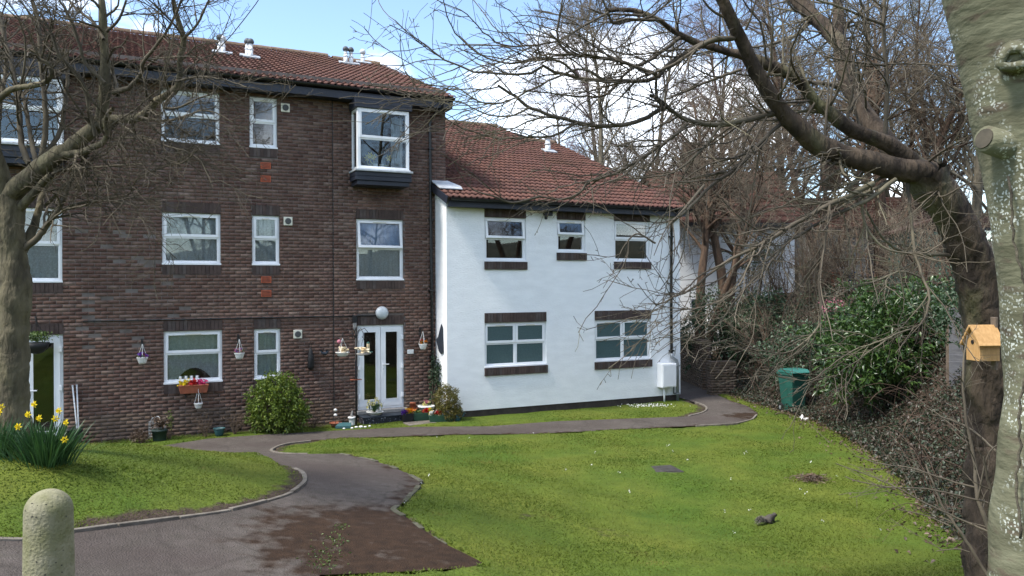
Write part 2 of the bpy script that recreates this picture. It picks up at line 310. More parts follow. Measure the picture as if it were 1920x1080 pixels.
def G(px, py):
    r = ray(px, py); a, b = 2.5, 60.
    prev = a
    for t in np.arange(2.5, 60, .25):
        p = O+r*t
        if p[2] < g1(p[0], p[1]): break
        prev = t
    lo, hi = prev, t
    for _ in range(18):
        m = (lo+hi)/2; p = O+r*m
        if p[2] < g1(p[0], p[1]): hi = m
        else: lo = m
    return O+r*hi
def inpoly(x, y, poly):
    c = np.zeros(len(x), bool); n = len(poly)
    for i in range(n):
        x0, y0 = poly[i][:2]; x1, y1 = poly[(i+1) % n][:2]
        if y0 == y1: continue
        k = ((y0 > y) != (y1 > y)) & (x < (x1-x0)*(y-y0)/(y1-y0)+x0); c ^= k
    return c
def smooth_line(pts, per=6):
    """Catmull-Rom through the points, evenly resampled"""
    p = np.array(pts, float); e = np.vstack([2*p[0]-p[1], p, 2*p[-1]-p[-2]]); out = []
    for i in range(1, len(e)-2):
        for t in np.linspace(0, 1, per, endpoint=False):
            a, b, c, d = e[i-1], e[i], e[i+1], e[i+2]
            out.append(.5*((2*b)+(-a+c)*t+(2*a-5*b+4*c-d)*t*t+(-a+3*b-3*c+d)*t**3))
    out.append(e[-2]); return np.array(out)
MOUND = [(-9, 5.0), (-6.2, 5.85)]+[tuple(G(*q)[:2]) for q in [(0, 1013), (133, 997), (277, 978), (433, 957), (533, 930), (563, 913), (572, 900), (563, 883), (530, 873)]]
MBACK = [tuple(FW(s, wd)[:2]) for s, wd in ((2.0, 3.5), (.6, 2.9), (-1.5, 2.6), (-6, 2.5))]
UPPER = [tuple(FW(-6, 1.15)[:2]), tuple(FW(.4, 1.15)[:2])]+[tuple(G(*q)[:2]) for q in [(390, 823), (500, 815), (633, 807), (775, 801), (917, 799), (1042, 790), (1180, 785), (1291, 781)]]
TIP = [tuple(G(*q)[:2]) for q in [(1291, 781), (1318, 774), (1325, 767), (1318, 760), (1291, 751)]]
LOWER = [tuple(G(*q)[:2]) for q in [(1369, 751), (1402, 762), (1422, 775), (1411, 787), (1380, 795), (1304, 799), (1167, 805), (1000, 814), (854, 815), (708, 820), (583, 827)]]
ISLE = [tuple(G(*q)[:2]) for q in [(583, 827), (535, 833), (513, 841), (510, 847), (533, 851), (637, 851)]]
REDGE = [tuple(G(*q)[:2]) for q in [(637, 851), (696, 862), (737, 876), (783, 899), (787, 907), (758, 941), (737, 955), (767, 974), (821, 1012), (887, 1045), (904, 1055)]]
NEAR = [tuple(G(*q)[:2]) for q in [(887, 1064), (717, 1074), (600, 1079)]]+[(-1.5, 5.2), (-1.2, 3.5), (-1.0, 1.2), (-9, 1.2)]
BACKP = [tuple(FW(13.75, .55)[:2]), tuple(FW(13.9, -2)[:2]), tuple(FW(14, -7)[:2]), (5.55, 29.5), (5.5, 27), (5.72, 23.4)]
mS = [tuple(p) for p in smooth_line(MOUND, 4)]; rS = [tuple(p) for p in smooth_line(REDGE, 4)]; iS = [tuple(p) for p in smooth_line(ISLE, 4)]; tS = [tuple(p) for p in smooth_line(TIP, 4)]
PATH = mS+MBACK+UPPER[:-1]+tS+BACKP+LOWER[:-1]+iS[:-1]+rS+NEAR
def dist_poly(x, y, line):
    d = np.full(len(x), 1e9)
    for (x0, y0), (x1, y1) in zip(line[:-1], line[1:]):
        dx, dy = x1-x0, y1-y0; t = np.clip(((x-x0)*dx+(y-y0)*dy)/(dx*dx+dy*dy+1e-12), 0, 1); d = np.minimum(d, np.hypot(x-x0-t*dx, y-y0-t*dy))
    return d
def build_ground():
    xs = np.r_[[-600, -250, -120, -60, -35, -24, -18], np.arange(-14, 14.01, .13), [15, 17, 20, 26, 38, 70, 140, 300, 600]]
    ys = np.r_[[-400, -150, -60, -25, -10, -4, -1, .5], np.arange(1.5, 27, .13), [28, 30, 33, 38, 46, 60, 90, 160, 350, 900]]
    X, Y = np.meshgrid(xs, ys); x, y = X.ravel(), Y.ravel(); z = ground(x, y)
    z += .02*np.sin(x*1.7+1)*np.sin(y*1.3)+.012*np.sin(x*4.1)*np.sin(y*3.7+2)
    ins = inpoly(x, y, PATH); z[ins] -= .10
    nx, ny = len(xs), len(ys); i = np.arange(nx*ny).reshape(ny, nx)
    Fq = np.stack([i[:-1, :-1], i[:-1, 1:], i[1:, 1:], i[1:, :-1]], -1).reshape(-1, 4)
    me = np_mesh('ground', np.c_[x, y, z], Fq, 'lawn', True)
    soil = np.zeros(len(x))
    for ln, wd, amp in ((mS[14:], .24, .95), (iS, .24, .9), (tS, .25, .9), (rS, .12, .5), ([tuple(p) for p in EDGE[1:]], .35, .6)): soil = np.maximum(soil, amp*np.clip(1.4-dist_poly(x, y, ln)/wd, 0, 1))
    bk = x > edge_x(y)+.05; soil[bk] = 1.0
    for q, rr in (((1520, 897), .24), ((1140, 1000), .3), ((990, 970), .2)):
        c = G(*q); soil = np.maximum(soil, .55*np.clip(1.3-np.hypot(x-c[0], y-c[1])/rr, 0, 1))
    sw = np.abs((x*DV[0]+y*DV[1])); fr = NB-(x*NV[0]+y*NV[1]); soil = np.maximum(soil, .7*np.clip(1.2-np.abs(fr-.1)/.35, 0, 1)*((x*DV[0]+y*DV[1]) < 6.8))
    a = me.attributes.new('soil', 'FLOAT', 'POINT'); a.data.foreach_set('value', soil.astype(np.float32))
    obj('ground', me, kind='structure')
    return soil
build_ground()
def build_path():
    poly = [Vector(p) for p in PATH]; n = len(poly); x, y = np.array(PATH).T
    gx, gy = np.meshgrid(np.arange(x.min(), x.max(), .22), np.arange(y.min(), y.max(), .22)); gx = gx.ravel()+RNG.normal(0, .01, gx.size); gy = gy.ravel()
    k = inpoly(gx, gy, PATH) & (dist_poly(gx, gy, PATH+PATH[:1]) > .1); pts = poly+[Vector(p) for p in np.c_[gx[k], gy[k]]]
    V, _, Fc, *_ = delaunay_2d_cdt(pts, [(i, (i+1) % n) for i in range(n)], [], 1, 1e-5)
    V = np.array([v[:] for v in V]); z = ground(V[:, 0], V[:, 1])+.004+.008*np.sin(V[:, 0]*2.3)*np.sin(V[:, 1]*1.9)
    me = np_mesh('path', np.c_[V, z], np.array([f for f in Fc if len(f) == 3]), 'asphalt', True)
    c0 = G(780, 1035); c1 = G(700, 1000); d = np.minimum(np.hypot((V[:, 0]-c0[0])*.8, V[:, 1]-c0[1]), np.hypot(V[:, 0]-c1[0], V[:, 1]-c1[1]))
    moss = .85*np.clip(1.7-d/1.05, 0, 1)
    moss = np.maximum(moss, .6*np.clip(1.3-dist_poly(V[:, 0], V[:, 1], rS)/.25, 0, 1)); moss = np.maximum(moss, .55*np.clip(1.3-dist_poly(V[:, 0], V[:, 1], LOWER)/.22, 0, 1)); cc = G(1400, 780); moss = np.maximum(moss, .8*np.clip(1.4-np.hypot(V[:, 0]-cc[0], V[:, 1]-cc[1])/.6, 0, 1))
    a = me.attributes.new('moss', 'FLOAT', 'POINT'); a.data.foreach_set('value', moss.astype(np.float32))
    return obj('path', me, kind='structure')
PATHO = build_path()
def edging(line, wd=.055, ht=.035, L_=.62, skip=0, jit=.004, material='edging'):
    """concrete edging stones laid end to end along a line on the ground"""
    p = np.array(line); sl_ = np.r_[0, np.cumsum(np.hypot(*np.diff(p, axis=0).T))]; n = int(sl_[-1]/L_)
    for i in range(n):
        if random.random() < skip: continue
        t = np.linspace(i*L_+.006, (i+1)*L_-.006, 4); q = np.c_[np.interp(t, sl_, p[:, 0]), np.interp(t, sl_, p[:, 1])]; tg = np.gradient(q, axis=0); tg /= np.linalg.norm(tg, axis=1)[:, None]; nr = np.c_[-tg[:, 1], tg[:, 0]]*wd/2
        z = ground(q[:, 0], q[:, 1])+random.uniform(-jit, jit); m = MB()
        for a, nn, zz in zip(q, nr, z): m.v += [(a[0]-nn[0], a[1]-nn[1], zz-.12), (a[0]-nn[0], a[1]-nn[1], zz+ht), (a[0]+nn[0], a[1]+nn[1], zz+ht), (a[0]+nn[0], a[1]+nn[1], zz-.12)]
        for k in range(3):
            b = k*4
            for j in range(4): jj = (j+1) % 4; m.f.append((b+j, b+4+j, b+4+jj, b+jj))
        m.f += [(0, 1, 2, 3), (15, 14, 13, 12)]
        m.build('edging_stone', material, PATHO, bevel=.006)
edging(mS[5:], .06, .022, jit=.008); edging(iS, .055, .022); edging(tS, .05, .03); edging(rS, .07, .006, .26, .35, .012, 'edging_old'); edging([G(1304, 799)[:2], G(1380, 795)[:2], G(1411, 787)[:2], G(1422, 775)[:2]], .045, .025)
def build_horizon_screen():  # added ring of ground that blocks the bright horizon haze, also in pane reflections
    n = 160; V = []; rng = np.random.default_rng(77)
    a = np.linspace(0, 2*math.pi, n, endpoint=False); h = 12+2.5*np.sin(a*3+1)+1.5*np.sin(a*7)+1.2*np.sin(a*23)+rng.normal(0, .6, n)
    for k in range(n):
        c, s_ = math.sin(a[k]), math.cos(a[k])
        for r_, z in ((130, -2), (150, h[k]*.7), (175, h[k]), (260, h[k]*.9)): V.append((c*r_, s_*r_, z))
    F_ = [(k*4+j, ((k+1) % n)*4+j, ((k+1) % n)*4+j+1, k*4+j+1) for k in range(n) for j in range(3)]
    obj('horizon_screen', np_mesh('horizon_screen', np.array(V), np.array(F_), 'screen_brown', True), kind='structure')
mat('screen_brown', (.07, .065, .045), (.035, .04, .028), .25, 1, coords='World')
build_horizon_screen()
def inbuilding(x, y):
    s = x*DV[0]+y*DV[1]; n = x*NV[0]+y*NV[1]
    return ((n > NB-.02) & (s < 7.2)) | ((n > NW-.02) & (s > 6.7) & (s < 13.56))
def build_grass():
    n = 700000
    Yr = 5.2+(26-5.2)*RNG.random(n)**1.25; X = (RNG.random(n)*2-1)*(Yr*.66+.5)
    keep = ~inpoly(X, Yr, PATH) & (X < edge_x(Yr)+.15) & ~inbuilding(X, Yr) & (Yr < 25.5)
    for ln, wd in ((mS[14:], .18), (iS, .16), (tS, .16), (rS, .03)): keep &= RNG.random(n) < np.clip(dist_poly(X, Yr, ln)/wd-.35, 0, 1)+.04
    for q, rr in (((1520, 897), .2), ((1237, 881), .36)):
        c = G(*q); keep &= np.hypot(X-c[0], (Yr-c[1])) > rr*RNG.uniform(.6, 1.2, n)
    X, Yr = X[keep], Yr[keep]
    lump = .5+.5*np.sin(X*1.9+2*np.sin(Yr*1.1))*np.sin(Yr*1.6+X*.6); k2 = RNG.random(len(X)) < .5+.5*lump; X, Yr, lump = X[k2], Yr[k2], lump[k2]
    z = ground(X, Yr)+.02*np.sin(X*1.7+1)*np.sin(Yr*1.3)+.012*np.sin(X*4.1)*np.sin(Yr*3.7+2)-.006
    m = len(X); h = RNG.uniform(.010, .026, m)*(.7+.6*lump); a = RNG.random(m)*6.283; wdt = RNG.uniform(.004, .008, m)*(.7+Yr/14); ln_ = RNG.normal(0, 1.0, (m, 2))*h[:, None]
    b = np.c_[X, Yr, z]; dx = np.c_[np.cos(a)*wdt, np.sin(a)*wdt, np.zeros(m)]
    V = np.stack([b-dx, b+dx, b+np.c_[ln_, h]], 1).reshape(-1, 3)
    obj('lawn_grass', np_mesh('lawn_grass', V, np.arange(3*m).reshape(-1, 3), 'leaf_grass'), label='short mown green grass of the lawns and verges', cat='grass', kind='stuff')
build_grass()
# ------------------------------------------------------------------ buildings
def cells(rects, x0, x1, z0, z1):
    """rectangles left of an area after cutting the openings out"""
    xs = sorted({x0, x1, *[v for r in rects for v in r[:2] if x0 < v < x1]}); zs = sorted({z0, z1, *[v for r in rects for v in r[2:] if z0 < v < z1]}); out = []
    for a, b in zip(xs[:-1], xs[1:]):
        run = None
        for c, d in zip(zs[:-1], zs[1:]):
            mx, mz = (a+b)/2, (c+d)/2
            if any(r[0] < mx < r[1] and r[2] < mz < r[3] for r in rects):
                if run: out.append((a, b, *run)); run = None
            else: run = (run[0], d) if run else (c, d)
        if run: out.append((a, b, *run))
    return out
def soldier(name, s0, s1, z0, z1, par, y0=-.012, material='brick_dark', y1=.1):
    """a row of bricks on end (lintel or sill) as one part, with real joints"""
    m = MB(); n = max(2, round((s1-s0)/.075)); wd = (s1-s0)/n
    m.box(s0, s1, y0+.012, y1, z0, z1)
    for i in range(n): j = random.uniform(-.003, .003); m.box(s0+i*wd+.004, s0+(i+1)*wd-.004, y0+j, y0+.03, z0+.004, z1-.004)
    return m.build(name, material, par)
def ring(m, x0, x1, z0, z1, b, y0, y1, bb=None):
    bb = bb or b
    m.box(x0, x1, y0, y1, z1-b, z1); m.box(x0, x1, y0, y1, z0, z0+bb); m.box(x0, x0+b, y0, y1, z0+bb, z1-b); m.box(x1-b, x1, y0, y1, z0+bb, z1-b); return m
def curtain(par, x0, x1, z0, z1, y, material, amp=.012, waves=None, arch=0):
    n = 48; waves = waves or (x1-x0)*9; V = []; rows = 9
    ph = random.random()*6
    for i in range(n+1):
        u = i/n; yy = y+amp*math.sin(u*waves*6.283+ph)+amp*.5*math.sin(u*waves*2.3*6.283+1); b = z0
        if arch: b = z0+arch*max(0, 1-((u-.52)/.33)**2)+.012*abs(math.sin(u*60))
        for j in range(rows+1): V.append((x0+(x1-x0)*u, yy, b+(z1-b)*j/rows))
    F_ = [(i*(rows+1)+j, (i+1)*(rows+1)+j, (i+1)*(rows+1)+j+1, i*(rows+1)+j+1) for i in range(n) for j in range(rows)]
    return obj('curtain', np_mesh('curtain', np.array(V), np.array(F_), material, True), par)
def window(par, s0, s1, z0, z1, zt, cols=1, cur=('net', 'net'), tilt=0, y=.045, room=True, glass='glass', swag=False, vent=True, fb=.055):
    m = ring(MB(), s0, s1, z0, z1, fb, y, y+.07, .05); m.box(s0+fb, s1-fb, y+.002, y+.068, zt-.025, zt+.025)
    xs = np.linspace(s0+fb, s1-fb, cols+1)
    for x in xs[1:-1]: m.box(x-.03, x+.03, y+.001, y+.069, z0+.05, zt-.025); m.box(x-.03, x+.03, y+.001, y+.069, zt+.025, z1-fb)
    m.box(s0-.01, s1+.01, y-.06, y+.04, z0-.025, z0+.012)
    W = m.build('window', 'upvc', par, bevel=.004)
    for i in range(cols):
        a = xs[i]+(.03 if i else 0); b = xs[i+1]-(.03 if i < cols-1 else 0)
        # lower fixed pane with bead
        ring(MB(), a, b, z0+.05, zt-.025, .016, y+.008, y+.03).build('glazing_bead', 'upvc', W)
        MB().box(a+.012, b-.012, y+.028, y+.034, z0+.062, zt-.037).build('pane', glass, W)
        # opening top sash
        sa = ring(MB(), a-.022, b+.022, zt-.004, z1-fb+.022, .058, 0, .05).build('sash', 'upvc', W, bevel=.004)
        pn = MB().box(a+.03, b-.03, .02, .026, zt+.05, z1-fb-.03).build('pane', glass, sa)
        if vent: MB().box((a+b)/2-.16*min(1, (b-a)), (a+b)/2+.16*min(1, (b-a)), -.012, .004, z1-fb-.022, z1-fb-.006).build('trickle_vent', 'vent', sa)
        if tilt:
            piv = Vector((0, y-.006, z1-fb+.022)); sa.matrix_basis = Matrix.Translation(piv) @ Matrix.Rotation(-tilt, 4, 'X') @ Matrix.Translation(-Vector((0, 0, piv.z)))
        else: sa.location = (0, y-.014, 0)
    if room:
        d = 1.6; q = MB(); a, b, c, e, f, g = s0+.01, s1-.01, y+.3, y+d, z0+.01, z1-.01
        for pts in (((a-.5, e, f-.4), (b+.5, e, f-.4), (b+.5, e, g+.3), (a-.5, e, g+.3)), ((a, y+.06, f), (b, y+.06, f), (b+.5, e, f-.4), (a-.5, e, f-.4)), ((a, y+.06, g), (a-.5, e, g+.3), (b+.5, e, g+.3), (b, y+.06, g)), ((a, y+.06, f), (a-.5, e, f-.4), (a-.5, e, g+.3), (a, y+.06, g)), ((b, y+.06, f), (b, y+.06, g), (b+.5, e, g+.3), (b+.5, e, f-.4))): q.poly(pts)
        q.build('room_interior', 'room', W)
    if cur[0]: curtain(W, s0+.05, s1-.05, z0+.04, zt if cur[0] != cur[1] or swag else z1-.05, y+.085, cur[0], arch=.24 if swag else 0)
    if cur[1] and (cur[1] != cur[0] or swag): curtain(W, s0+.05, s1-.05, zt-.02, z1-.05, y+.095, cur[1])
    return W
# --- roof covering -----------------------------------------------------------
def tile_mesh(name, material):
    xs, hs = [], []
    for k in (0, 1):
        for u, h in ((0, 0), (.066, 0), (.074, .012), (.088, .026), (.104, .031), (.120, .026), (.136, .012)): xs.append(k*.15+u); hs.append(h)
    xs.append(.297); hs.append(0); n = len(xs); V = []
    for y, dz, t in ((0, .042, -.026), (0, .042, 0), (.405, -.004, 0)):
        for x, h in zip(xs, hs): V.append((x, y, h+dz+t))
    F_ = [(r*n+i, r*n+i+1, (r+1)*n+i+1, (r+1)*n+i) for r in (0, 1) for i in range(n-1)]
    return np_mesh(name, np.array(V), np.array(F_), material), np.array(V), np.array(F_)
TILE_ME, TV, TF = tile_mesh('roof_tile', 'tile_single')
def roof_front(par, Nfront, ze, pitch, poly, back, u_left, camN, verge_at=None):
    """poly: outline in (s, slope length); tiles laid in courses, nearest 300 as objects"""
    M_ = Matrix.Translation((0, -.35, ze)) @ Matrix.Rotation(pitch, 4, 'X')
    m = MB(); m.prism([(a, b, -.05) for a, b in poly], (0, 0, .045)); rf = m.build('roof', 'roof_under', par); rf.matrix_basis = M_
    px = np.array(poly); out = []
    v = -.05; row = 0; vmax = px[:, 1].max()
    while v < vmax-.12:
        for u in np.arange(u_left, px[:, 0].max()-.02, .3):
            if inpoly(np.array([u+.15]), np.array([max(v, 0)+.16]), poly)[0]: out.append((u, v))
        v += .34; row += 1
    out = np.array(out); cp, sp = math.cos(pitch), math.sin(pitch)
    wz = ze+out[:, 1]*sp; wy = Nfront-.35+out[:, 1]*cp; d = np.hypot(np.hypot(out[:, 0]+.15, wy), wz-HC)
    vis = np.abs(np.degrees(np.arctan2(out[:, 0], wy))+26-0) > -1  # all
    wp = out[:, :1]*DV[None]+wy[:, None]*NV[None]; sx = 960+FPX*wp[:, 0]/wp[:, 1]; d = np.where((sx < 15) | (sx > 1900), d+100, d); o_ = np.argsort(d); single, rest = o_[:300], o_[300:]
    for i in single:
        t = obj('tile', TILE_ME, rf, (out[i, 0], out[i, 1], random.uniform(-.002, .003))); t.rotation_euler = (random.uniform(-.004, .004), random.uniform(-.006, .006), random.uniform(-.006, .006))
    n = len(TV); V = (TV[None]+np.c_[out[rest], RNG.uniform(-.003, .004, len(rest))][:, None]).reshape(-1, 3); Fq = (TF[None]+(np.arange(len(rest))*n)[:, None, None]).reshape(-1, 4)
    obj('roof_tiles', np_mesh('roof_tiles', V, Fq, 'tile'), rf, kind='stuff')
    return rf
def ridge(rf, a, b, v, slope_off=0):
    n = max(1, round((b-a)/.42)); wd = (b-a)/n
    for i in range(n):
        m = MB(); k = 8; pts = []
        for x, rr in ((a+i*wd+.004, .125), (a+(i+1)*wd-.004, .118)):
            for r_ in (rr, rr-.02):
                for j in range(k+1): an = math.pi*j/k; pts.append((x, v+r_*math.cos(an), .01+r_*.85*math.sin(an)))
        m.v = pts; q = k+1
        for j in range(k): m.f += [(j, j+1, 2*q+j+1, 2*q+j), (q+j, 3*q+j, 3*q+j+1, q+j+1), (j, q+j, q+j+1, j+1), (2*q+j, 2*q+j+1, 3*q+j+1, 3*q+j)]
        m.build('ridge_tile', 'ridge', rf)
def flue(rf, u, v, h, r, pitch, cap=True):
    f = MB().tube([(0, 0, -.1), (0, 0, h*.55), (0, 0, h*.55), (0, 0, h)], [r, r, r*.85, r*.85], 14).build('flue_pipe', 'flue', rf, True); f.location = (u, v, .03); f.rotation_euler = (-pitch, 0, 0)
    MB().lathe([(r*1.2, h*.5), (r*1.25, h*.54), (r*1.2, h*.58)], 14).build('collar', 'flue', f)
    MB().lathe([(r*.9, h-.03), (r*1.5, h), (r*1.45, h+.05), (r*.9, h+.10), (.01, h+.115)], 14).build('cowl', 'flue_cap' if cap else 'flue', f, True)
    MB().prism([(-.22, -.25, 0), (.2, -.28, 0), (.24, .1, 0), (-.18, .14, 0)], (0, 0, .035)).build('lead_slate', 'lead', rf).location = (u, v, .045)
def gutter(par, s0, s1, y, z, name='gutter'):
    m = MB(); k = 7; r = .058
    for x in (s0, s1):
        for j in range(k+1): a = math.pi*j/k; m.v.append((x, y+r*math.cos(a), z-r*math.sin(a)))
    for j in range(k): m.f.append((j, j+1, k+2+j, k+1+j))
    m.f += [tuple(range(k+1)), tuple(range(2*k+1, k, -1))]
    return m.build(name, 'gutter', par)
def pipe(par, pts, r, material='gutter', name='downpipe', clips=()):
    p = MB().tube(pts, r, 10).build(name, material, par, True)
    for x, y, z in clips: MB().box(x-r*1.7, x+r*1.7, y-r*1.15, y+r*1.6, z-.02, z+.02).build('bracket', material, p, bevel=.004)
    return p
def extract_vent(par, s, z, w=.19):
    v = MB().box(s-w/2, s+w/2, -.03, 0, z-w/2, z+w/2).build('extractor_vent', 'vent', par, bevel=.008)
    MB().lathe([(w*.36, .0), (w*.36, .012), (w*.30, .018), (.01, .018)], 18, (s, -.028, z), 'y').build('grille', 'vent_dark', v)
def airbrick(par, s, z, w=.215, h=.14):
    a = MB().box(s-w/2, s+w/2, -.014, .02, z-h/2, z+h/2).build('air_brick', 'air_brick', par)
    q = MB()
    for i in range(7):
        for j in range(4): x = s-w/2+.03+i*(w-.06)/6; zz = z-h/2+.025+j*(h-.05)/3; q.box(x-.008, x+.008, -.016, -.01, zz-.009, zz+.009)
    q.build('holes', 'black', a)
def door(par, s0, s1, z0, z1, leaves, name='door', handle=1):
    y = .04; D = ring(MB(), s0, s1, z0, z1, .05, y, y+.07, .06).build(name, 'upvc', par, bevel=.004)
    for i, (a, b, hs, side) in enumerate(leaves):
        lf = ring(MB(), a, b, z0+.06, z1-.05, .105, y-.018, y+.05, .16).build('door_leaf', 'upvc', D, bevel=.004)
        ring(MB(), a+.10, b-.10, z0+.215, z1-.15, .014, y-.024, y).build('glazing_bead', 'upvc', lf)
        MB().box(a+.11, b-.11, y+.005, y+.012, z0+.225, z1-.16).build('pane', 'glass', lf)
        for zz in (z0+.3, (z0+z1)/2, z1-.3): MB().box(hs-.022, hs+.03, y-.05, y-.016, zz-.05, zz+.05).build('hinge', 'upvc', lf, bevel=.006)
        if i == handle:
            hx = a+.05 if side > 0 else b-.05
            h_ = MB().box(hx-.016, hx+.016, y-.03, y-.018, 1.0+z0-.16, 1.0+z0+.10).tube([(hx, y-.03, 1.04+z0), (hx, y-.065, 1.04+z0), (hx+side*.13, y-.065, 1.04+z0)], .011, 8).build('door_handle', 'upvc', lf)
            MB().lathe([(.008, 0), (.008, .004)], 10, (hx, y-.03, .93+z0), 'y').build('keyhole', 'black', lf)
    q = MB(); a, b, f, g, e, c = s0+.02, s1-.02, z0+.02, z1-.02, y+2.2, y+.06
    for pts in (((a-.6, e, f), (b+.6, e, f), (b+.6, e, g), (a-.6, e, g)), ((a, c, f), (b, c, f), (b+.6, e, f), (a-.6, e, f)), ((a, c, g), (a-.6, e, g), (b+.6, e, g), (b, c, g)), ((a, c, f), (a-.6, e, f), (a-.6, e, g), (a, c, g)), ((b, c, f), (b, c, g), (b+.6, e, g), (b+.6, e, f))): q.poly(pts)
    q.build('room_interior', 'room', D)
    return D
# --- brick block ---------------------------------------------------------------
BLK = empty('brick_apartment_block', NB*NV, ANG, 'three storey brown brick apartment block with black fascia and red tiled roof', 'building')
S0, S1, ZT = -6.0, 7.08, 7.50
Wn = {  # s0, s1, z0, z1, transom
    'w2a': (.75, 1.90, 6.17, 7.24, 6.74), 'w2b': (2.52, 3.10, 6.17, 7.26, 6.73), 'w1l': (-2.2, -1.06, 3.23, 4.67, 3.97), 'w1b': (.76, 1.91, 3.60, 4.67, 4.17), 'w1c': (2.56, 3.14, 3.60, 4.67, 4.17),
    'w1d': (4.87, 6.00, 3.27, 4.67, 4.00), 'w0b': (.78, 1.93, 1.10, 2.18, 1.72), 'w0c': (2.59, 3.15, 1.10, 2.18, 1.66)}
openings = [v[:4] for v in Wn.values()]
openings += [(-2.35, -1.05, -.3, 2.18), (4.88, 6.0, .22, 2.20), (4.86, 5.92, 5.80, 7.12), (-2.25, -1.1, 5.88, 7.1)]
lint, sil = [], []
for k, (a, b, c, d, e) in Wn.items():
    if not k.startswith('w2'): lint.append((a, b, d, d+.225))
    sil.append((a, b, c-.225, c-.02))
lint += [(-2.35, -1.05, 2.18, 2.405), (4.88, 6.0, 2.20, 2.425)]
m = MB()
for a, b, c, d in cells(openings, S0, S1, -.6, ZT+.35): m.box(a, b, .0, .26, c, d)
m.box(S1-.26, S1, .26, 9, -.6, ZT+.2)
WALL = m.build('wall', 'mortar', BLK)
def bricks(rects, s0, s1, z0, z1, skipx=None, bond=0):
    out = []; H_ = .075; row = 0; z = z0
    while z < z1-.03:
        x = s0-(.1125 if row % 2 else 0)
        while x < s1:
            wd = .215; iv = [(max(x, s0), min(x+wd, s1))]; zc = z+.0325
            # header now and then, as in the photograph's mixed bond
            for r in rects:
                if r[2]-.01 < zc < r[3]+.01:
                    new = []
                    for a, b in iv:
                        if b <= r[0] or a >= r[1]: new.append((a, b))
                        else:
                            if a < r[0]-.02: new.append((a, r[0]-.004))
                            if b > r[1]+.02: new.append((r[1]+.004, b))
                    iv = new
            if skipx:
                new = []
                for a, b in iv:
                    if a < skipx < b: new += [(a, skipx-.008), (skipx+.008, b)]
                    else: new.append((a, b))
                iv = new
            out += [(a, b, z, z+.065) for a, b in iv if b-a > .025]
            x += .225
        z += H_; row += 1
    return np.array(out)
def brick_boxes(B, depth=.0025, jit=.0012):
    n = len(B); f = -depth+RNG.uniform(-jit, jit, n); y0 = np.full(n, .004); a, b, c, d = B.T
    V = np.stack([np.c_[a, f, c], np.c_[b, f, c], np.c_[b, f, d], np.c_[a, f, d], np.c_[a, y0, c], np.c_[b, y0, c], np.c_[b, y0, d], np.c_[a, y0, d]], 1).reshape(-1, 3)
    q = np.array([(0, 1, 2, 3), (0, 4, 5, 1), (1, 5, 6, 2), (2, 6, 7, 3), (3, 7, 4, 0)]); return V, (q[None]+8*np.arange(n)[:, None, None]).reshape(-1, 4)
BK = bricks(openings+lint+sil, S0, S1, -.15, ZT-.02, 4.33)
pl = BK[:, 2] < .50; wp = BK[:, 0].mean()
cen = np.c_[(BK[:, 0]+BK[:, 1])/2, (BK[:, 2]+BK[:, 3])/2]; full = (BK[:, 1]-BK[:, 0]) > .2
dd = np.hypot(np.hypot(cen[:, 0], NB), cen[:, 1]-HC)+np.where(full & ~pl & (cen[:, 0] > -1.0), 0, 100); near = np.argsort(dd)[:300]; isn = np.zeros(len(BK), bool); isn[near] = True
v_, f_ = brick_boxes(np.array([(-.1075, .1075, 0, .065)]), jit=0); BRICK_ME = np_mesh('brick', v_, f_, 'brick_single')
for i in near: obj('brick', BRICK_ME, WALL, (cen[i, 0], random.uniform(-.003, .003), BK[i, 2]))
obj('brickwork', np_mesh('brickwork', *brick_boxes(BK[~isn & ~pl]), 'brick'), WALL, kind='stuff')
obj('plinth_brickwork', np_mesh('plinth_brickwork', *brick_boxes(BK[pl]), 'brick_plinth'), WALL, kind='stuff')
MB().box(4.323, 4.337, -.006, .004, .4, ZT-.1).build('movement_joint', 'black', BLK)
for a, b, c, d in lint: soldier('lintel', a, b, c, d, BLK)
for a, b, c, d in sil: soldier('brick_sill', a, b, c, d, BLK, -.014)
window(BLK, *Wn['w2a'], cur=(None, None)); window(BLK, *Wn['w2b'], cur=(None, None)); window(BLK, *Wn['w1l'], cur=('lace', 'lace')); window(BLK, *Wn['w1b'], cur=('lace', 'lace')); window(BLK, *Wn['w1c'], cur=('lace', 'lace'))
window(BLK, *Wn['w1d'], cur=('lace', 'net_blue'), tilt=R(9)); W0 = window(BLK, *Wn['w0b'], cur=('lace', 'net'), swag=True); window(BLK, *Wn['w0c'], cur=('net', 'net'))
for i, x in enumerate((1.10, 1.21, 1.32, 1.43)): MB().lathe([(.03, 0), (.042, .01), (.045, .07), (.035, .075)], 12, (x, .11, 1.15)).build('ornament', 'pot_white', W0, True)
for s in (3.28,): extract_vent(BLK, s, 7.075)
extract_vent(BLK, 3.325, 4.56); extract_vent(BLK, 3.525, 2.045)
for z in (5.765, 5.475, 3.26, 2.96): airbrick(BLK, 2.85, z)
# french door, doorway on the left
door(BLK, 4.88, 6.0, .24, 2.20, [(4.925, 5.435, 4.925, -1), (5.445, 5.955, 5.955, 1)], handle=1)
MB().box(4.84, 6.06, -.09, .14, .15, .235).build('door_sill', 'stone_sill', BLK, bevel=.01)
door(BLK, -2.35, -1.05, .05, 2.18, [(-2.3, -1.69, -2.3, 1), (-1.68, -1.1, -1.1, 1)])
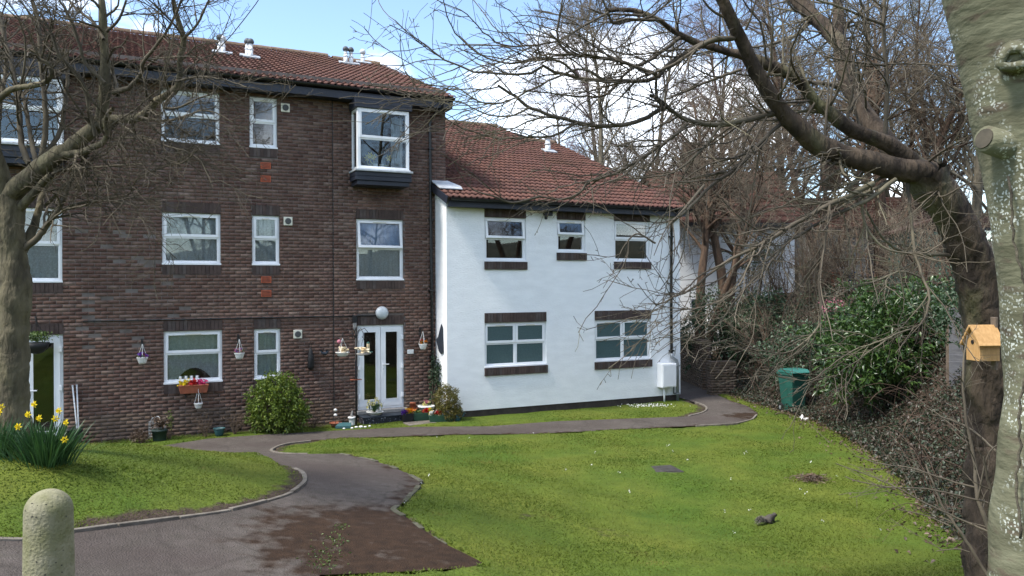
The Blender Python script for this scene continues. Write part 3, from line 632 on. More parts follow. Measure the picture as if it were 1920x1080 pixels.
# bay windows
def bay(s0, s1, z0, z1, zt, dpt, top, bot, flowers=False):
    b = MB().box(s0-.06, s1+.06, -dpt-.05, .02, z1, top)
    for k in range(1, 3): zz = z1+(top-z1)*k/3; b.box(s0-.064, s1+.064, -dpt-.056, -dpt-.04, zz-.006, zz+.06)
    B_ = b.build('bay_head', 'fascia', BLK, bevel=.006)
    c = MB()
    hh = (z0-.06-bot)/3
    for k in range(3): ins = .035*(k == 0)+.0; c.box(s0-.05+ins*1.2, s1+.05-ins*1.2, -dpt-.02+ins, .02, bot+k*hh, bot+(k+1)*hh-.008); c.box(s0-.035+ins, s1+.035-ins, -dpt-.008+ins, .02, bot+(k+1)*hh-.008, bot+(k+1)*hh)
    c.build('bay_apron', 'fascia', BLK, bevel=.004)
    MB().box(s0-.07, s1+.07, -dpt-.07, .02, z0-.06, z0-.018).build('bay_sill', 'lead', BLK, bevel=.006)
    W_ = window(BLK, s0, s1, z0, z1-.004, zt, cur=(None, None), y=-dpt, room=False)
    for x0, x1 in ((s0, s0+.06), (s1-.06, s1)):
        sd_ = MB(); ya, yb = -dpt+.072, .0
        for q in ((ya, yb, z1-.06, z1-.004), (ya, yb, z0, z0+.05), (ya, ya+.05, z0, z1-.01), (yb-.05, yb, z0, z1-.01)): sd_.box(x0, x1, *q)
        sd_.build('bay_side', 'upvc', W_); xm = (x0+x1)/2; MB().box(xm-.004, xm+.004, ya+.05, yb-.05, z0+.05, z1-.06).build('pane', 'glass', W_)
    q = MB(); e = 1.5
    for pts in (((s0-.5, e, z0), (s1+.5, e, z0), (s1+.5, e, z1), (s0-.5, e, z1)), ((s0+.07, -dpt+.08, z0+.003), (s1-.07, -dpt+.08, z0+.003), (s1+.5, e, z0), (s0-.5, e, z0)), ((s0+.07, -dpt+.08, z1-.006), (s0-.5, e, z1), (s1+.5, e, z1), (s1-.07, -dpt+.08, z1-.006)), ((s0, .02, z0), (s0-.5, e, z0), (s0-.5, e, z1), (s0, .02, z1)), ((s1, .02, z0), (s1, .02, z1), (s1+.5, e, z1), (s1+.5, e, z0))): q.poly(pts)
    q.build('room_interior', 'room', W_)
    curtain(W_, s1-.3, s1-.09, z0+.05, z1-.08, -.1, 'net', waves=5)
    return W_
BAY = bay(4.77, 5.98, 5.76, 7.13, 6.46, .52, 7.40, 5.40)
for x in (5.22, 5.36): MB().lathe([(.035, 0), (.05, .01), (.052, .12), (.045, .12)], 12, (x, -.38, 5.78)).build('flower_pot', 'pot_white', BAY, True)
for x, z in ((5.08, 6.08), (5.16, 6.05), (5.52, 6.05), (5.02, 6.02)):
    f = MB()
    for k in range(6): a = k*1.047; f.poly([(x, -.40, z), (x+.05*math.cos(a-.35), -.41, z+.05*math.sin(a-.35)), (x+.085*math.cos(a), -.42, z+.085*math.sin(a)), (x+.05*math.cos(a+.35), -.41, z+.05*math.sin(a+.35))])
    f.tube([(x, -.39, z), (x+.03, -.38, z-.15), (5.22 if x < 5.3 else 5.36, -.38, 5.86)], .006, 5); f.build('daffodil', 'petal_yellow', BAY)
bay(-2.3, -1.02, 5.86, 7.13, 6.52, .45, 7.40, 5.46)
# fascia, soffit, gutter, roof
MB().box(S0, 7.13, -.35, -.325, 7.33, 7.50).build('fascia_board', 'fascia', BLK, bevel=.003)
MB().box(S0, 7.12, -.325, .05, 7.335, 7.35).build('soffit', 'fascia', BLK)
gutter(BLK, S0, 7.16, -.41, 7.585)
PB = R(21); rb = [(S0, 0), (7.14, 0), (7.14, 6.35), (5.66, 6.35), (5.66, 6.95), (S0, 6.95)]
RB = roof_front(BLK, NB, 7.60, PB, rb, None, S0, NB)
ridge(RB, S0, 5.66, 6.97); ridge(RB, 5.66, 7.12, 6.38)
MB().box(7.13, 7.155, -.02, 6.35, -.17, .02).build('verge_board', 'fascia', RB)
MB().poly([(S0, 6.95, -.02), (7.14, 6.35, -.02), (7.14, 12.5, -5.2), (S0, 13, -5.2)]).build('rear_slope', 'roof_under', RB)
for px, py, h, cap in ((412, 101, .42, 1), (418, 102, .4, 0), (464, 108, .42, 1), (470, 110, .44, 1), (648, 121, .45, 1), (658, 122, .44, 1), (680, 120, .36, 0)):
    r = ray(px, py); t = math.tan(PB); k = (-t*(NB-.35)-HC+7.6)/(r[2]-t*(r@NV)); p = O+r*k; flue(RB, p@DV, (p@NV-NB+.35)/math.cos(PB), h*.85, .058, PB, cap)
pipe(BLK, [(6.86, -.41, 7.5), (6.86, -.38, 7.36), (6.70, -.07, 7.16), (6.66, -.06, 7.0), (6.68, -.06, 3.5), (6.70, -.06, .1)], .036, clips=[(6.68, -.06, z) for z in (6.4, 4.7, 3.0, 1.4)])
# lamp with its conduit, plaque
pipe(BLK, [(-.7, -.02, 2.43), (5.40, -.02, 2.425)], .013, name='conduit', clips=[(x, -.015, 2.427) for x in np.arange(-.5, 5.3, .55)])
lm = MB().lathe([(.15, 0), (.155, .02), (.15, .04)], 28, (5.46, -.01, 2.485), 'y').build('bulkhead_lamp', 'alu', BLK, True)
MB().lathe([(.138, .03), (.136, .06), (.115, .085), (.07, .10), (.01, .105)], 28, (5.46, -.01, 2.485), 'y').build('lamp_shade', 'lamp_glass', lm, True)
pq = MB().box(6.08, 6.235, -.022, 0, 1.50, 1.60).build('number_plaque', 'pot_white', BLK, bevel=.004)
def stroke(par, segs, x, z, y, w, material='vent_dark'):
    q = MB()
    for (a, b, c, d) in segs: q.box(x+min(a, c)-w/2, x+max(a, c)+w/2, y-.003, y+.002, z+min(b, d)-w/2, z+max(b, d)+w/2)
    q.build('digit', material, par)
sg = {'2': [(0, .04, .022, .04), (.022, .02, .022, .04), (0, .02, .022, .02), (0, 0, 0, .02), (0, 0, .022, 0)], '0': [(0, 0, .022, 0), (0, .04, .022, .04), (0, 0, 0, .04), (.022, 0, .022, .04)]}
MB().box(4.76, 4.86, -.07, 0, 2.28, 2.44).build('junction_box', 'black', BLK, bevel=.006)
MB().box(4.775, 4.85, -.06, 0, 2.1, 2.27).build('switch_box', 'stone_sill', BLK, bevel=.006)
# --- white block -----------------------------------------------------------------
WHT = empty('white_rendered_block', NW*NV, ANG, 'two storey white rendered house block with dark brick lintels and red tiled roof', 'building')
A0, A1 = 6.80, 13.53
WW = {'a': (7.77, 8.88, 3.71, 4.75, 4.25), 'b': (9.74, 10.57, 3.95, 4.76, 4.38), 'c': (11.43, 12.55, 3.74, 4.78, 4.31), 'd': (7.76, 9.43, 1.17, 2.22, 1.73), 'e': (10.83, 12.57, 1.17, 2.22, 1.73)}
wo_ = [v[:4] for v in WW.values()]
m = MB()
ex = wo_+[(a, b, d, d+.235) for a, b, c, d, e in WW.values()]+[(a, b, c-.215, c-.005) for a, b, c, d, e in WW.values()]
for a, b, c, d in cells(ex, A0, A1, .16, 5.2): m.box(a, b, 0, .25, c, d)
m.box(A0, A0+.2, .25, .75-.004, .16, 5.2); m.box(A1-.25, A1, .25, 9, .16, 5.2)
m.prism([(A0, .0, 5.19), (A0, .75-.004, 5.19), (A0, .75-.004, 5.42)], (.2, 0, 0)); m.build('wall', 'render_white', WHT)
MB().box(A0+.03, A1-.03, .025, .25, -.4, .162).box(A0+.03, A0+.2, .25, .74, -.4, .162).box(A1-.25, A1-.03, .25, 9, -.4, .162).build('plinth', 'plinth', WHT)
for k, (a, b, c, d, e) in WW.items():
    soldier('lintel', a, b, d, d+.235, WHT, -.02, y1=.2); soldier('brick_sill', a-.01, b+.02, c-.215, c-.026, WHT, -.045, y1=.2)
window(WHT, *WW['a'], cur=(None, None), tilt=R(8)); window(WHT, *WW['b'], cur=(None, None), tilt=R(9)); window(WHT, *WW['c'], cur=(None, None))
window(WHT, *WW['d'], cols=2, cur=(None, None), glass='frost', room=False); window(WHT, *WW['e'], cols=2, cur=(None, None), glass='frost', room=False)
MB().box(6.74, 13.6, -.30, -.275, 4.93, 5.10).build('fascia_board', 'fascia', WHT, bevel=.003); MB().box(6.82, 13.58, -.275, .02, 4.94, 4.955).build('soffit', 'fascia', WHT)
gutter(WHT, 6.76, 13.62, -.40, 5.12)
PW = R(22); rw = [(6.70, 0), (13.60, 0), (13.60, 7.82), (12.31, 7.82), (12.31, 10.08), (6.70, 10.08)]
RW = roof_front(WHT, NW, 5.13, PW, rw, None, 6.70, NW)
ridge(RW, 6.72, 12.31, 10.1); ridge(RW, 12.31, 13.58, 7.84)
MB().box(13.59, 13.615, -.02, 7.82, -.17, .02).build('verge_board', 'fascia', RW)
MB().box(6.685, 6.705, -.02, 1.2, -.15, .02).build('verge_board', 'fascia', RW)
MB().poly([(6.7, 10.08, -.02), (12.31, 10.08, -.02), (13.6, 7.82, -.02), (13.6, 14, -5.5), (6.7, 18, -6.5)]).build('rear_slope', 'roof_under', RW)
r = ray(1027, 285); t = math.tan(PW); k = (-t*(NW-.35)-HC+5.13)/(r[2]-t*(r@NV)); p = O+r*k; flue(RW, p@DV, (p@NV-NW+.35)/math.cos(PW), .42, .09, PW, 0)
MB().prism([(6.70, .55, .05), (7.25, .5, .06), (7.3, .75, .06), (7.15, 1.25, .05), (6.7, 1.25, .05)], (0, 0, .03)).build('lead_flashing', 'lead', RW, bevel=.008)
pipe(WHT, [(13.24, -.40, 5.1), (13.22, -.32, 4.92), (13.22, -.06, 4.75), (13.2, -.055, 3), (13.2, -.055, 1.24)], .038, clips=[(13.21, -.05, z) for z in (4.4, 2.9, 1.35)])
pipe(WHT, [(13.2, -.055, 1.28), (13.2, -.06, 1.18), (13.36, -.07, 1.08), (13.38, -.07, 1.0), (13.38, -.07, -.05)], .042, 'galv', clips=[(13.38, -.065, .95), (13.38, -.065, .2)])
pipe(WHT, [(13.27, -.05, 1.0), (13.27, -.05, .2)], .02, 'galv', 'cable_duct')
mbx = MB().box(12.76, 13.22, -.24, 0, .40, 1.03).build('meter_box', 'upvc', WHT, bevel=.012); MB().box(12.78, 13.2, -.252, -.238, .43, 1.0).build('box_door', 'upvc', mbx, bevel=.006); pipe(WHT, [(12.92, -.1, .42), (12.92, -.1, -.02)], .025, 'upvc', 'cable_duct')
sc = MB().box(9.30, 9.52, -.2, -.10, 4.82, 4.95).tube([(9.41, 0, 4.80), (9.41, -.12, 4.80), (9.41, -.14, 4.86)], .02, 8).build('security_light', 'black', WHT, bevel=.01); MB().lathe([(.03, -.03), (.04, .0), (.03, .03)], 10, (9.36, -.14, 4.76)).build('sensor', 'black', sc)
# ------------------------------------------------------------------ trees
def unit(a): return a/np.maximum(np.linalg.norm(a, axis=-1, keepdims=True), 1e-9)
def tubes(Pn, Rn, m):
    """Pn (n,k,3), Rn (n,k): tapered tubes with m sides -> V, quads"""
    n, k, _ = Pn.shape; T = unit(np.gradient(Pn, axis=1)); ref = np.where(np.abs(T[:, :1, 2:]) < .85, np.array([0, 0, 1.]), np.array([1., 0, 0])); ref = np.broadcast_to(ref, T.shape)
    U = unit(np.cross(T, ref)); W_ = np.cross(T, U); a = np.arange(m)*2*np.pi/m
    V = Pn[:, :, None]+Rn[:, :, None, None]*(np.cos(a)[None, None, :, None]*U[:, :, None]+np.sin(a)[None, None, :, None]*W_[:, :, None])
    i = np.arange(n*k*m).reshape(n, k, m); j = np.roll(i, -1, 2)
    return V.reshape(-1, 3), np.stack([i[:, :-1], j[:, :-1], j[:, 1:], i[:, 1:]], -1).reshape(-1, 4)
def sprout(rng, Pp, Rp, n, t=(.2, 1), ang=(25, 60), ln=(.3, .8), k=5, curl=.15, trop=(0, 0, 0), rf=.6, rmax=9, rtip=.003, taper=.4, bias=None, flat=1.0):
    L_ = np.linalg.norm(np.diff(Pp, axis=1), axis=2).sum(1); i = rng.choice(len(Pp), n, p=L_/L_.sum()); tt = rng.uniform(*t, n); K = Pp.shape[1]; x = tt*(K-1); a = np.minimum(x.astype(int), K-2); f = (x-a)[:, None]
    b = Pp[i, a]*(1-f)+Pp[i, a+1]*f; r = (Rp[i, a]*(1-f[:, 0])+Rp[i, a+1]*f[:, 0]); d = unit(Pp[i, a+1]-Pp[i, a])
    q = rng.normal(size=(n, 3)); q[:, 1] *= flat; q = unit(np.cross(d, q)); al = np.radians(rng.uniform(*ang, n))[:, None]; d = unit(np.cos(al)*d+np.sin(al)*q)
    if bias is not None: d = unit(d+np.array(bias))
    le = rng.uniform(*ln, n)*(1-taper*tt); pts = [b]; trop = np.array(trop)
    for j in range(k-1):
        pts.append(pts[-1]+d*(le/(k-1))[:, None]); d = unit(d+curl*rng.normal(size=(n, 3))+trop*(j+1)/(k-1))
    r0 = np.maximum(np.minimum(r*rf, rmax), rtip); return np.stack(pts, 1), r0[:, None]+(rtip-r0)[:, None]*np.linspace(0, 1, k)[None]
def merge(*parts):
    V = []; F_ = []; o = 0
    for v, f in parts: V.append(v); F_.append(f+o); o += len(v)
    return np.vstack(V), np.vstack(F_)
def resample(p, r, k):
    c = smooth_line(np.c_[p, r], 8); s = np.r_[0, np.cumsum(np.linalg.norm(np.diff(c[:, :3], axis=0), axis=1))]; t = np.linspace(0, s[-1], k)
    return np.stack([np.interp(t, s, c[:, q]) for q in range(4)], 1)
CROPS = {'F': (0, 0, 1), 'A': (0, 0, 2.7), 'B': (0, 360, 4.154), 'C': (1250, 0, 2.842), 'D': (740, 0, 2.5263), 'E': (1250, 340, 2.842), 'H': (1250, 660, 2.572)}
def limb(c, pts, Y0, Y1, w0, w1, K=28, wob=.012):
    ox, oy, s = CROPS[c]; n = len(pts); Ys = np.linspace(Y0, Y1, n); p = np.array([P(ox+x/s, oy+y/s, Yy) for (x, y), Yy in zip(pts, Ys)]); r = np.linspace(w0, w1, n)/2*Ys/FPX
    q = resample(p, r, K); q[1:-1, :3] += RNG.normal(0, 1, (K-2, 3))*wob*np.linalg.norm(np.diff(q[:, :3], axis=0), axis=1).mean()*4; q[:, 3] = np.maximum(q[:, 3], .0025); return q
def pack(ls): a = np.stack(ls); return a[:, :, :3], a[:, :, 3]
def tree(name, label, base, trunkVF, crownVF, tm, cm_, group=None, cat='tree'):
    o = empty(name, base, 0, label, cat, group); b = np.array(base)
    obj('trunk', np_mesh('trunk', trunkVF[0]-b, trunkVF[1], tm, True), o); obj('crown', np_mesh('crown', crownVF[0]-b, crownVF[1], cm_, True), o, kind='stuff'); return o
def knobbly(V, amp, sc):
    return V+amp*np.stack([np.sin(V[:, 2]*sc+V[:, 0]*sc*1.7), np.sin(V[:, 0]*sc*1.3+V[:, 2]*sc*.9+1), np.sin(V[:, 1]*sc*1.1+V[:, 2]*.7*sc)], 1)
# --- tree on the mound, left ---------------------------------------------------
def left_tree():
    b0 = P(27, 852, 8.8); g = np.array([b0[0], b0[1], g1(b0[0], b0[1])-.1])
    YT = 8.8
    trunk = np.r_[[np.r_[g, .19]], limb('F', [(27, 830), (26, 760), (24, 680), (25, 600), (27, 520), (22, 450), (18, 400), (14, 365)], YT, YT, 54, 48, 20)]
    T1 = resample(trunk[:, :3], trunk[:, 3], 34)
    big = [limb('A', [(40, 990), (80, 960), (140, 910), (230, 830), (330, 765), (420, 705), (490, 640), (520, 560), (532, 450), (530, 300), (525, 180), (520, 90), (500, -40)], 8.8, 8.3, 40, 11),
           limb('A', [(30, 1010), (10, 900), (-30, 780), (-90, 650), (-120, 500)], 8.8, 8.5, 36, 20), limb('B', [(110, 560), (170, 480), (215, 380), (255, 270), (290, 180), (320, 80), (345, -20), (420, -180), (470, -330)], 8.8, 9.3, 20, 8),
           limb('A', [(490, 640), (560, 612), (650, 605), (720, 588), (770, 540), (800, 507), (880, 465), (905, 400), (915, 300), (930, 200), (900, 110), (865, -30)], 8.5, 7.9, 18, 8),
           limb('A', [(200, 860), (300, 790), (400, 772), (490, 738), (530, 695), (540, 600), (572, 545)], 8.7, 8.2, 16, 7), limb('A', [(-60, 560), (0, 500), (60, 455), (140, 440), (220, 425), (260, 385), (240, 330), (190, 300)], 8.5, 8.1, 13, 7),
           limb('A', [(90, 1060), (150, 1000), (210, 930), (260, 880)], 8.8, 8.6, 18, 12)]
    med = [limb('A', p, a, b, c, d) for p, a, b, c, d in [
        ([(930, 195), (1000, 120), (1060, -10)], 7.95, 7.8, 6, 3), ([(575, 470), (660, 440), (710, 380), (730, 310), (800, 220), (860, 130), (930, -20)], 8.4, 7.8, 10, 4), ([(150, 830), (110, 740), (100, 600), (90, 480), (60, 330), (20, 180), (0, 60)], 8.7, 9.3, 12, 6),
        ([(185, 830), (160, 720), (140, 600), (120, 500), (90, 420)], 8.7, 9.1, 10, 5), ([(210, 790), (235, 600), (215, 400), (200, 200), (190, 100), (150, -40)], 8.7, 8.9, 11, 6), ([(485, 690), (455, 560), (420, 420), (370, 350), (300, 280), (265, 180), (200, 60)], 8.5, 8.1, 9, 4),
        ([(215, 790), (300, 680), (330, 520), (342, 360), (330, 250)], 8.7, 9.2, 10, 5), ([(595, 480), (580, 400), (555, 320)], 8.4, 8.8, 10, 5), ([(300, 862), (420, 850), (560, 840), (720, 828)], 8.7, 8.0, 5, 3), ([(230, 1040), (340, 930), (420, 810), (470, 720)], 8.9, 8.6, 7, 3),
        ([(310, 1060), (400, 1030), (490, 1015), (560, 1000), (650, 985), (700, 900), (820, 850), (960, 790)], 9, 8.2, 6, 2), ([(490, 1000), (500, 890), (540, 850)], 8.8, 8.6, 4, 2), ([(880, 470), (830, 540), (900, 545), (1000, 500), (1080, 470)], 7.9, 7.5, 6, 2.5),
        ([(700, 590), (800, 610), (900, 600), (1050, 560), (1180, 620)], 8.2, 7.6, 6, 2), ([(530, 420), (440, 330), (400, 220), (360, 100), (300, 0)], 8.3, 8.0, 7, 4), ([(540, 160), (600, 100), (640, 0)], 8.3, 8.2, 6, 4), ([(525, 200), (470, 110), (380, 40), (330, -40)], 8.3, 8.7, 7, 4),
        ([(890, 410), (1000, 390), (1120, 400), (1250, 440)], 7.8, 7.2, 5, 2), ([(600, 620), (680, 680), (760, 760), (900, 830), (1000, 760)], 8.3, 7.7, 5, 2), ([(540, 700), (700, 700), (850, 740), (1000, 800), (1080, 950)], 8.4, 7.6, 5, 1.6), ([(0, 880), (-10, 700), (0, 520), (30, 340), (20, 100)], 9, 9.4, 12, 6)]]
    med += [limb('B', p, a, b, c, d) for p, a, b, c, d in [([(190, 440), (300, 350), (380, 240), (440, 160), (500, 50), (540, -60), (600, -200)], 8.8, 8.7, 13, 6), ([(300, 310), (400, 220), (500, 140), (640, 110), (760, 70), (900, 70), (1050, 40), (1250, 60)], 8.8, 8.0, 5, 2), ([(760, 70), (755, 0), (780, -80)], 8.4, 8.3, 3, 1.5), ([(900, 75), (1050, 110), (1110, 200), (1200, 240)], 8.2, 8.0, 3, 1.2)]]
    rng = np.random.default_rng(3); PB_, RB_ = pack(big); PM, RM = pack(med)
    PA, RA = np.concatenate([PB_, PM]), np.concatenate([RB_, RM])
    a = sprout(rng, PA, RA, 190, (.25, 1), (30, 70), (.5, 1.3), 7, .2, (0, -.02, .07), .5, .016, .004, .4, flat=.6)
    b = sprout(rng, *[np.concatenate(z) for z in zip((PM, RM), (PM, RM))], 260, (.2, 1), (30, 75), (.3, .9), 6, .22, (0, 0, .05), .5, .01, .0028, flat=.7)
    s2 = [np.concatenate(z) for z in zip(a, b)] if a[0].shape[1] == b[0].shape[1] else None
    c = sprout(rng, *a, 1500, (.15, 1), (30, 70), (.15, .55), 5, .22, (0, 0, .04), .6, .007, .0022); d = sprout(rng, *b, 900, (.15, 1), (30, 70), (.12, .45), 5, .22, (0, 0, .04), .6, .006, .002)
    e = sprout(rng, *c, 2200, (.2, 1), (30, 65), (.06, .22), 3, .15, (0, 0, .03), .7, .003, .0018)
    T2 = resample(trunk[:, :3], trunk[:, 3], 90); tv = tubes(T2[None, :, :3], T2[None, :, 3], 34); tv = (knobbly(tv[0], .006, 19)+rng.normal(0, .0045, tv[0].shape), tv[1]); tr = merge(tv, tubes(PB_, RB_, 12)); tr = (knobbly(tr[0], .008, 9), tr[1])
    cw = merge(tubes(PM, RM, 7), tubes(*a, 5), tubes(*b, 4), tubes(*c, 3), tubes(*d, 3), tubes(*e, 3))
    o = tree('bare_tree', 'gnarled bare tree with thick leaning limb standing beside the daffodils', tuple(g), tr, cw, 'bark_left', 'twig_left')
left_tree()
# --- dark leaning tree, right ----------------------------------------------------
def right_tree():
    xb = P(1868, 1000, 7.4); gz = g1(xb[0], xb[1])
    t = limb('E', [(1720, 1500), (1705, 1200), (1700, 1000), (1690, 800), (1680, 650), (1650, 470), (1600, 330), (1540, 200), (1470, 100), (1400, 10), (1380, -55)], 7.3, 7.0, 76, 66, 34)
    b0 = np.array([t[0, 0], t[0, 1], g1(t[0, 0], t[0, 1])]); t[0, :3] = b0-[0, 0, .1]; t[0, 3] *= 1.2; T1 = resample(t[:, :3], t[:, 3], 110)
    c4 = [([(1400, 925), (1250, 910), (1100, 870), (950, 840), (830, 790), (740, 720), (650, 640), (590, 560), (520, 460), (460, 370), (420, 270), (375, 170), (330, 80), (280, -40)], 7.0, 6.3, 45, 24),
          ([(1400, 930), (1340, 890), (1260, 820), (1160, 750), (1040, 710), (940, 650), (850, 580), (760, 500), (680, 420), (620, 370), (540, 340), (470, 310), (400, 290), (300, 265), (200, 240), (100, 190), (0, 130), (-140, 60), (-330, 60)], 7.05, 6.6, 33, 7),
          ([(1420, 960), (1300, 900), (1200, 810), (1140, 720), (1080, 640), (1030, 560), (980, 470), (955, 380), (930, 260), (890, 195), (840, 130), (750, 60), (670, -30)], 7.2, 8.6, 40, 27), ([(945, 300), (925, 200), (915, 100), (900, -30)], 8.2, 8.6, 21, 17)]
    big = [limb('C', *q) for q in c4]
    med = [limb('C', *q) for q in [([(1165, 740), (1170, 600), (1178, 450), (1165, 300), (1155, 150), (1162, -20)], 7.1, 7.0, 9, 7), ([(1155, 130), (1050, 90), (930, 40), (800, 0)], 7.0, 6.6, 6, 4), ([(1170, 330), (1050, 285), (960, 260), (880, 300)], 7.05, 6.8, 4, 2.5), ([(1172, 350), (1000, 330), (840, 300)], 7.05, 6.7, 5, 2.5),
        ([(1178, 340), (1350, 340), (1540, 352)], 7.0, 6.8, 3.5, 2), ([(920, 470), (850, 445), (720, 432), (600, 400)], 8.0, 7.6, 9, 5), ([(360, 205), (270, 205), (180, 245), (90, 310), (0, 360), (-160, 420)], 6.4, 6.0, 9, 4), ([(760, 110), (700, 180), (620, 215), (540, 240), (440, 255)], 8.5, 8.1, 9, 4), ([(622, 360), (620, 240), (622, 125)], 6.9, 6.9, 5, 3),
        ([(1370, 880), (1480, 800), (1600, 735)], 7.0, 6.4, 6, 3), ([(1460, 960), (1460, 1050), (1600, 980), (1690, 975)], 7.0, 6.5, 5, 2), ([(420, 160), (450, 90), (475, 0)], 6.4, 6.3, 5, 3), ([(740, 525), (640, 535), (560, 560)], 6.9, 6.7, 4, 2), ([(1200, 955), (1100, 1010), (1000, 1060), (900, 1120)], 7, 6.5, 7, 4), ([(1050, 915), (980, 990), (920, 1040), (850, 1090)], 7, 6.6, 6, 3), ([(1160, 940), (1040, 1000), (950, 1050), (840, 1080), (700, 1060)], 7, 6.4, 6, 2)]]
    med += [limb('D', *q) for q in [([(1855, 525), (1740, 550), (1640, 575), (1530, 592), (1430, 580), (1350, 550), (1280, 500), (1210, 450)], 6.7, 6.2, 13, 6), ([(1600, 182), (1500, 190), (1400, 240), (1300, 310), (1240, 355), (1150, 385), (1000, 380), (850, 365), (760, 340), (710, 310), (620, 355), (480, 350), (340, 325), (220, 270), (130, 200), (0, 95)], 6.4, 5.6, 11, 2),
        ([(1240, 355), (1150, 320), (1050, 285), (930, 270), (850, 260), (790, 220), (770, 150), (785, 60), (800, -20)], 6.1, 5.8, 8, 3), ([(1275, 510), (1150, 575), (1000, 600), (870, 580), (750, 550), (640, 510), (560, 450), (490, 405)], 6.25, 5.8, 9, 5), ([(1385, 585), (1300, 660), (1200, 730), (1100, 790), (1000, 840), (920, 860), (870, 920), (790, 945), (680, 930)], 6.3, 5.8, 8, 3),
        ([(1840, 580), (1770, 640), (1700, 710), (1630, 790), (1540, 850), (1460, 920), (1380, 1000), (1300, 1060)], 6.7, 6.2, 8, 5), ([(1540, 600), (1480, 680), (1400, 760), (1310, 820), (1200, 840), (1050, 850)], 6.4, 6.0, 6, 2), ([(1350, 180), (1270, 240), (1200, 290), (1100, 340), (1000, 450), (860, 455), (720, 440), (600, 425)], 6.6, 6.0, 8, 2), ([(1240, 360), (1240, 450), (1270, 515)], 6.1, 6.2, 5, 6),
        ([(1230, 95), (1130, 95), (1040, 110), (1010, 60), (980, -20)], 6.6, 6.3, 7, 4), ([(1180, 75), (1080, 68), (990, 65), (920, 40)], 6.6, 6.2, 6, 2), ([(1040, 105), (1100, 90), (1200, 85), (1310, 0)], 6.4, 6.4, 5, 4), ([(1000, 380), (900, 330), (830, 340), (700, 400), (500, 490), (400, 480), (280, 410), (150, 400), (0, 320)], 6.0, 5.5, 5, 1.6),
        ([(870, 365), (800, 300), (690, 280), (560, 300), (430, 270), (330, 200), (260, 110), (230, 0)], 6, 5.6, 5, 2), ([(1010, 60), (900, 120), (780, 190), (640, 215), (500, 210), (420, 150), (330, 60), (200, 0)], 6.3, 5.6, 5, 1.6), ([(930, 270), (800, 260), (640, 290), (430, 265), (300, 230)], 6, 5.6, 4, 1.5), ([(690, 280), (680, 200), (700, 90)], 5.9, 5.8, 3, 1.5),
        ([(1640, 330), (1500, 380), (1360, 440), (1290, 470)], 6.6, 6.3, 6, 3), ([(640, 510), (540, 550), (430, 540), (300, 480), (180, 480)], 5.9, 5.5, 4, 1.5), ([(690, 930), (560, 960), (470, 930), (360, 890), (290, 790)], 5.8, 5.5, 5, 1.5), ([(870, 580), (760, 640), (640, 650), (500, 655), (390, 630), (290, 590), (100, 460)], 6, 5.5, 5, 1.5)]]
    med += [limb('E', *q) for q in [([(1220, -10), (1100, 80), (980, 140), (860, 190), (740, 270), (640, 330), (520, 470), (430, 560), (330, 690), (230, 800), (80, 870)], 6.8, 6.0, 9, 2), ([(1100, 10), (980, 70), (860, 125), (770, 180), (660, 240), (560, 300), (460, 360), (350, 405), (250, 480), (150, 560), (60, 610), (-60, 660)], 6.7, 5.9, 11, 2.5), ([(870, 130), (850, 280), (830, 420), (810, 560), (825, 680), (800, 790), (720, 860), (640, 915), (540, 910), (430, 880), (350, 830), (335, 780)], 6.5, 6.0, 5.5, 1.6),
        ([(1285, 0), (1300, 200), (1330, 400), (1370, 520), (1400, 600), (1360, 750), (1200, 830), (1050, 930), (900, 1040)], 7, 6.2, 7, 2), ([(1370, 520), (1250, 480), (1120, 530), (1040, 545)], 6.8, 6.5, 4, 2), ([(1050, 40), (1045, 180), (1100, 300), (1200, 370), (1380, 380), (1500, 300)], 6.8, 6.6, 6, 2.5), ([(1620, 480), (1520, 400), (1420, 390), (1260, 375), (1150, 300), (1060, 150)], 7.2, 6.8, 9, 4), ([(300, 440), (180, 500), (80, 590), (-60, 610)], 6.1, 5.8, 4, 1.5), ([(470, 370), (380, 560), (250, 650), (100, 680), (-100, 650)], 6.1, 5.8, 4, 1.5),
        ([(1200, 830), (1000, 900), (850, 1000), (760, 1060), (600, 1040)], 6.3, 6, 3, 1.5), ([(560, 300), (520, 440), (480, 620), (440, 740)], 6.2, 6, 3, 1.4), ([(200, 20), (90, 150), (0, 245)], 6.2, 5.9, 6, 3), ([(-60, 330), (-160, 280), (-230, 350), (-260, 420)], 5.9, 5.8, 4, 1.5)]]
    rng = np.random.default_rng(5); PB_, RB_ = pack(big); PM, RM = pack(med)
    a = sprout(rng, PM, RM, 330, (.1, 1), (25, 60), (.35, 1.1), 8, .13, (-.03, -.02, -.02), .6, .009, .003, .35, bias=(-.25, 0, -.05), flat=.6)
    a2 = sprout(rng, PB_, RB_, 90, (.2, 1), (40, 80), (.5, 1.5), 8, .14, (0, 0, .03), .3, .014, .003, flat=.7)
    A = [np.concatenate(z) for z in zip(a, a2)]
    b = sprout(rng, *A, 1500, (.1, 1), (25, 55), (.12, .5), 5, .15, (0, 0, .05), .6, .0045, .0018, .4); c = sprout(rng, PM, RM, 700, (.2, 1), (30, 65), (.08, .4), 4, .15, (0, 0, .05), .4, .004, .0018)
    d = sprout(rng, *b, 2200, (.1, 1), (40, 70), (.02, .09), 3, .1, (0, 0, .06), .8, .0026, .0024)
    tv = tubes(T1[None, :, :3], T1[None, :, 3], 34); tv = (knobbly(tv[0], .012, 17)+rng.normal(0, .0065, tv[0].shape), tv[1]); bv = tubes(PB_, RB_, 14); bv = (bv[0]+rng.normal(0, .0035, bv[0].shape), bv[1]); tr = merge(tv, bv); tr = (knobbly(tr[0], .011, 8), tr[1])
    cw = merge(tubes(PM, RM, 7), tubes(*a, 5), tubes(*a2, 5), tubes(*b, 4), tubes(*c, 4), tubes(*d, 3))
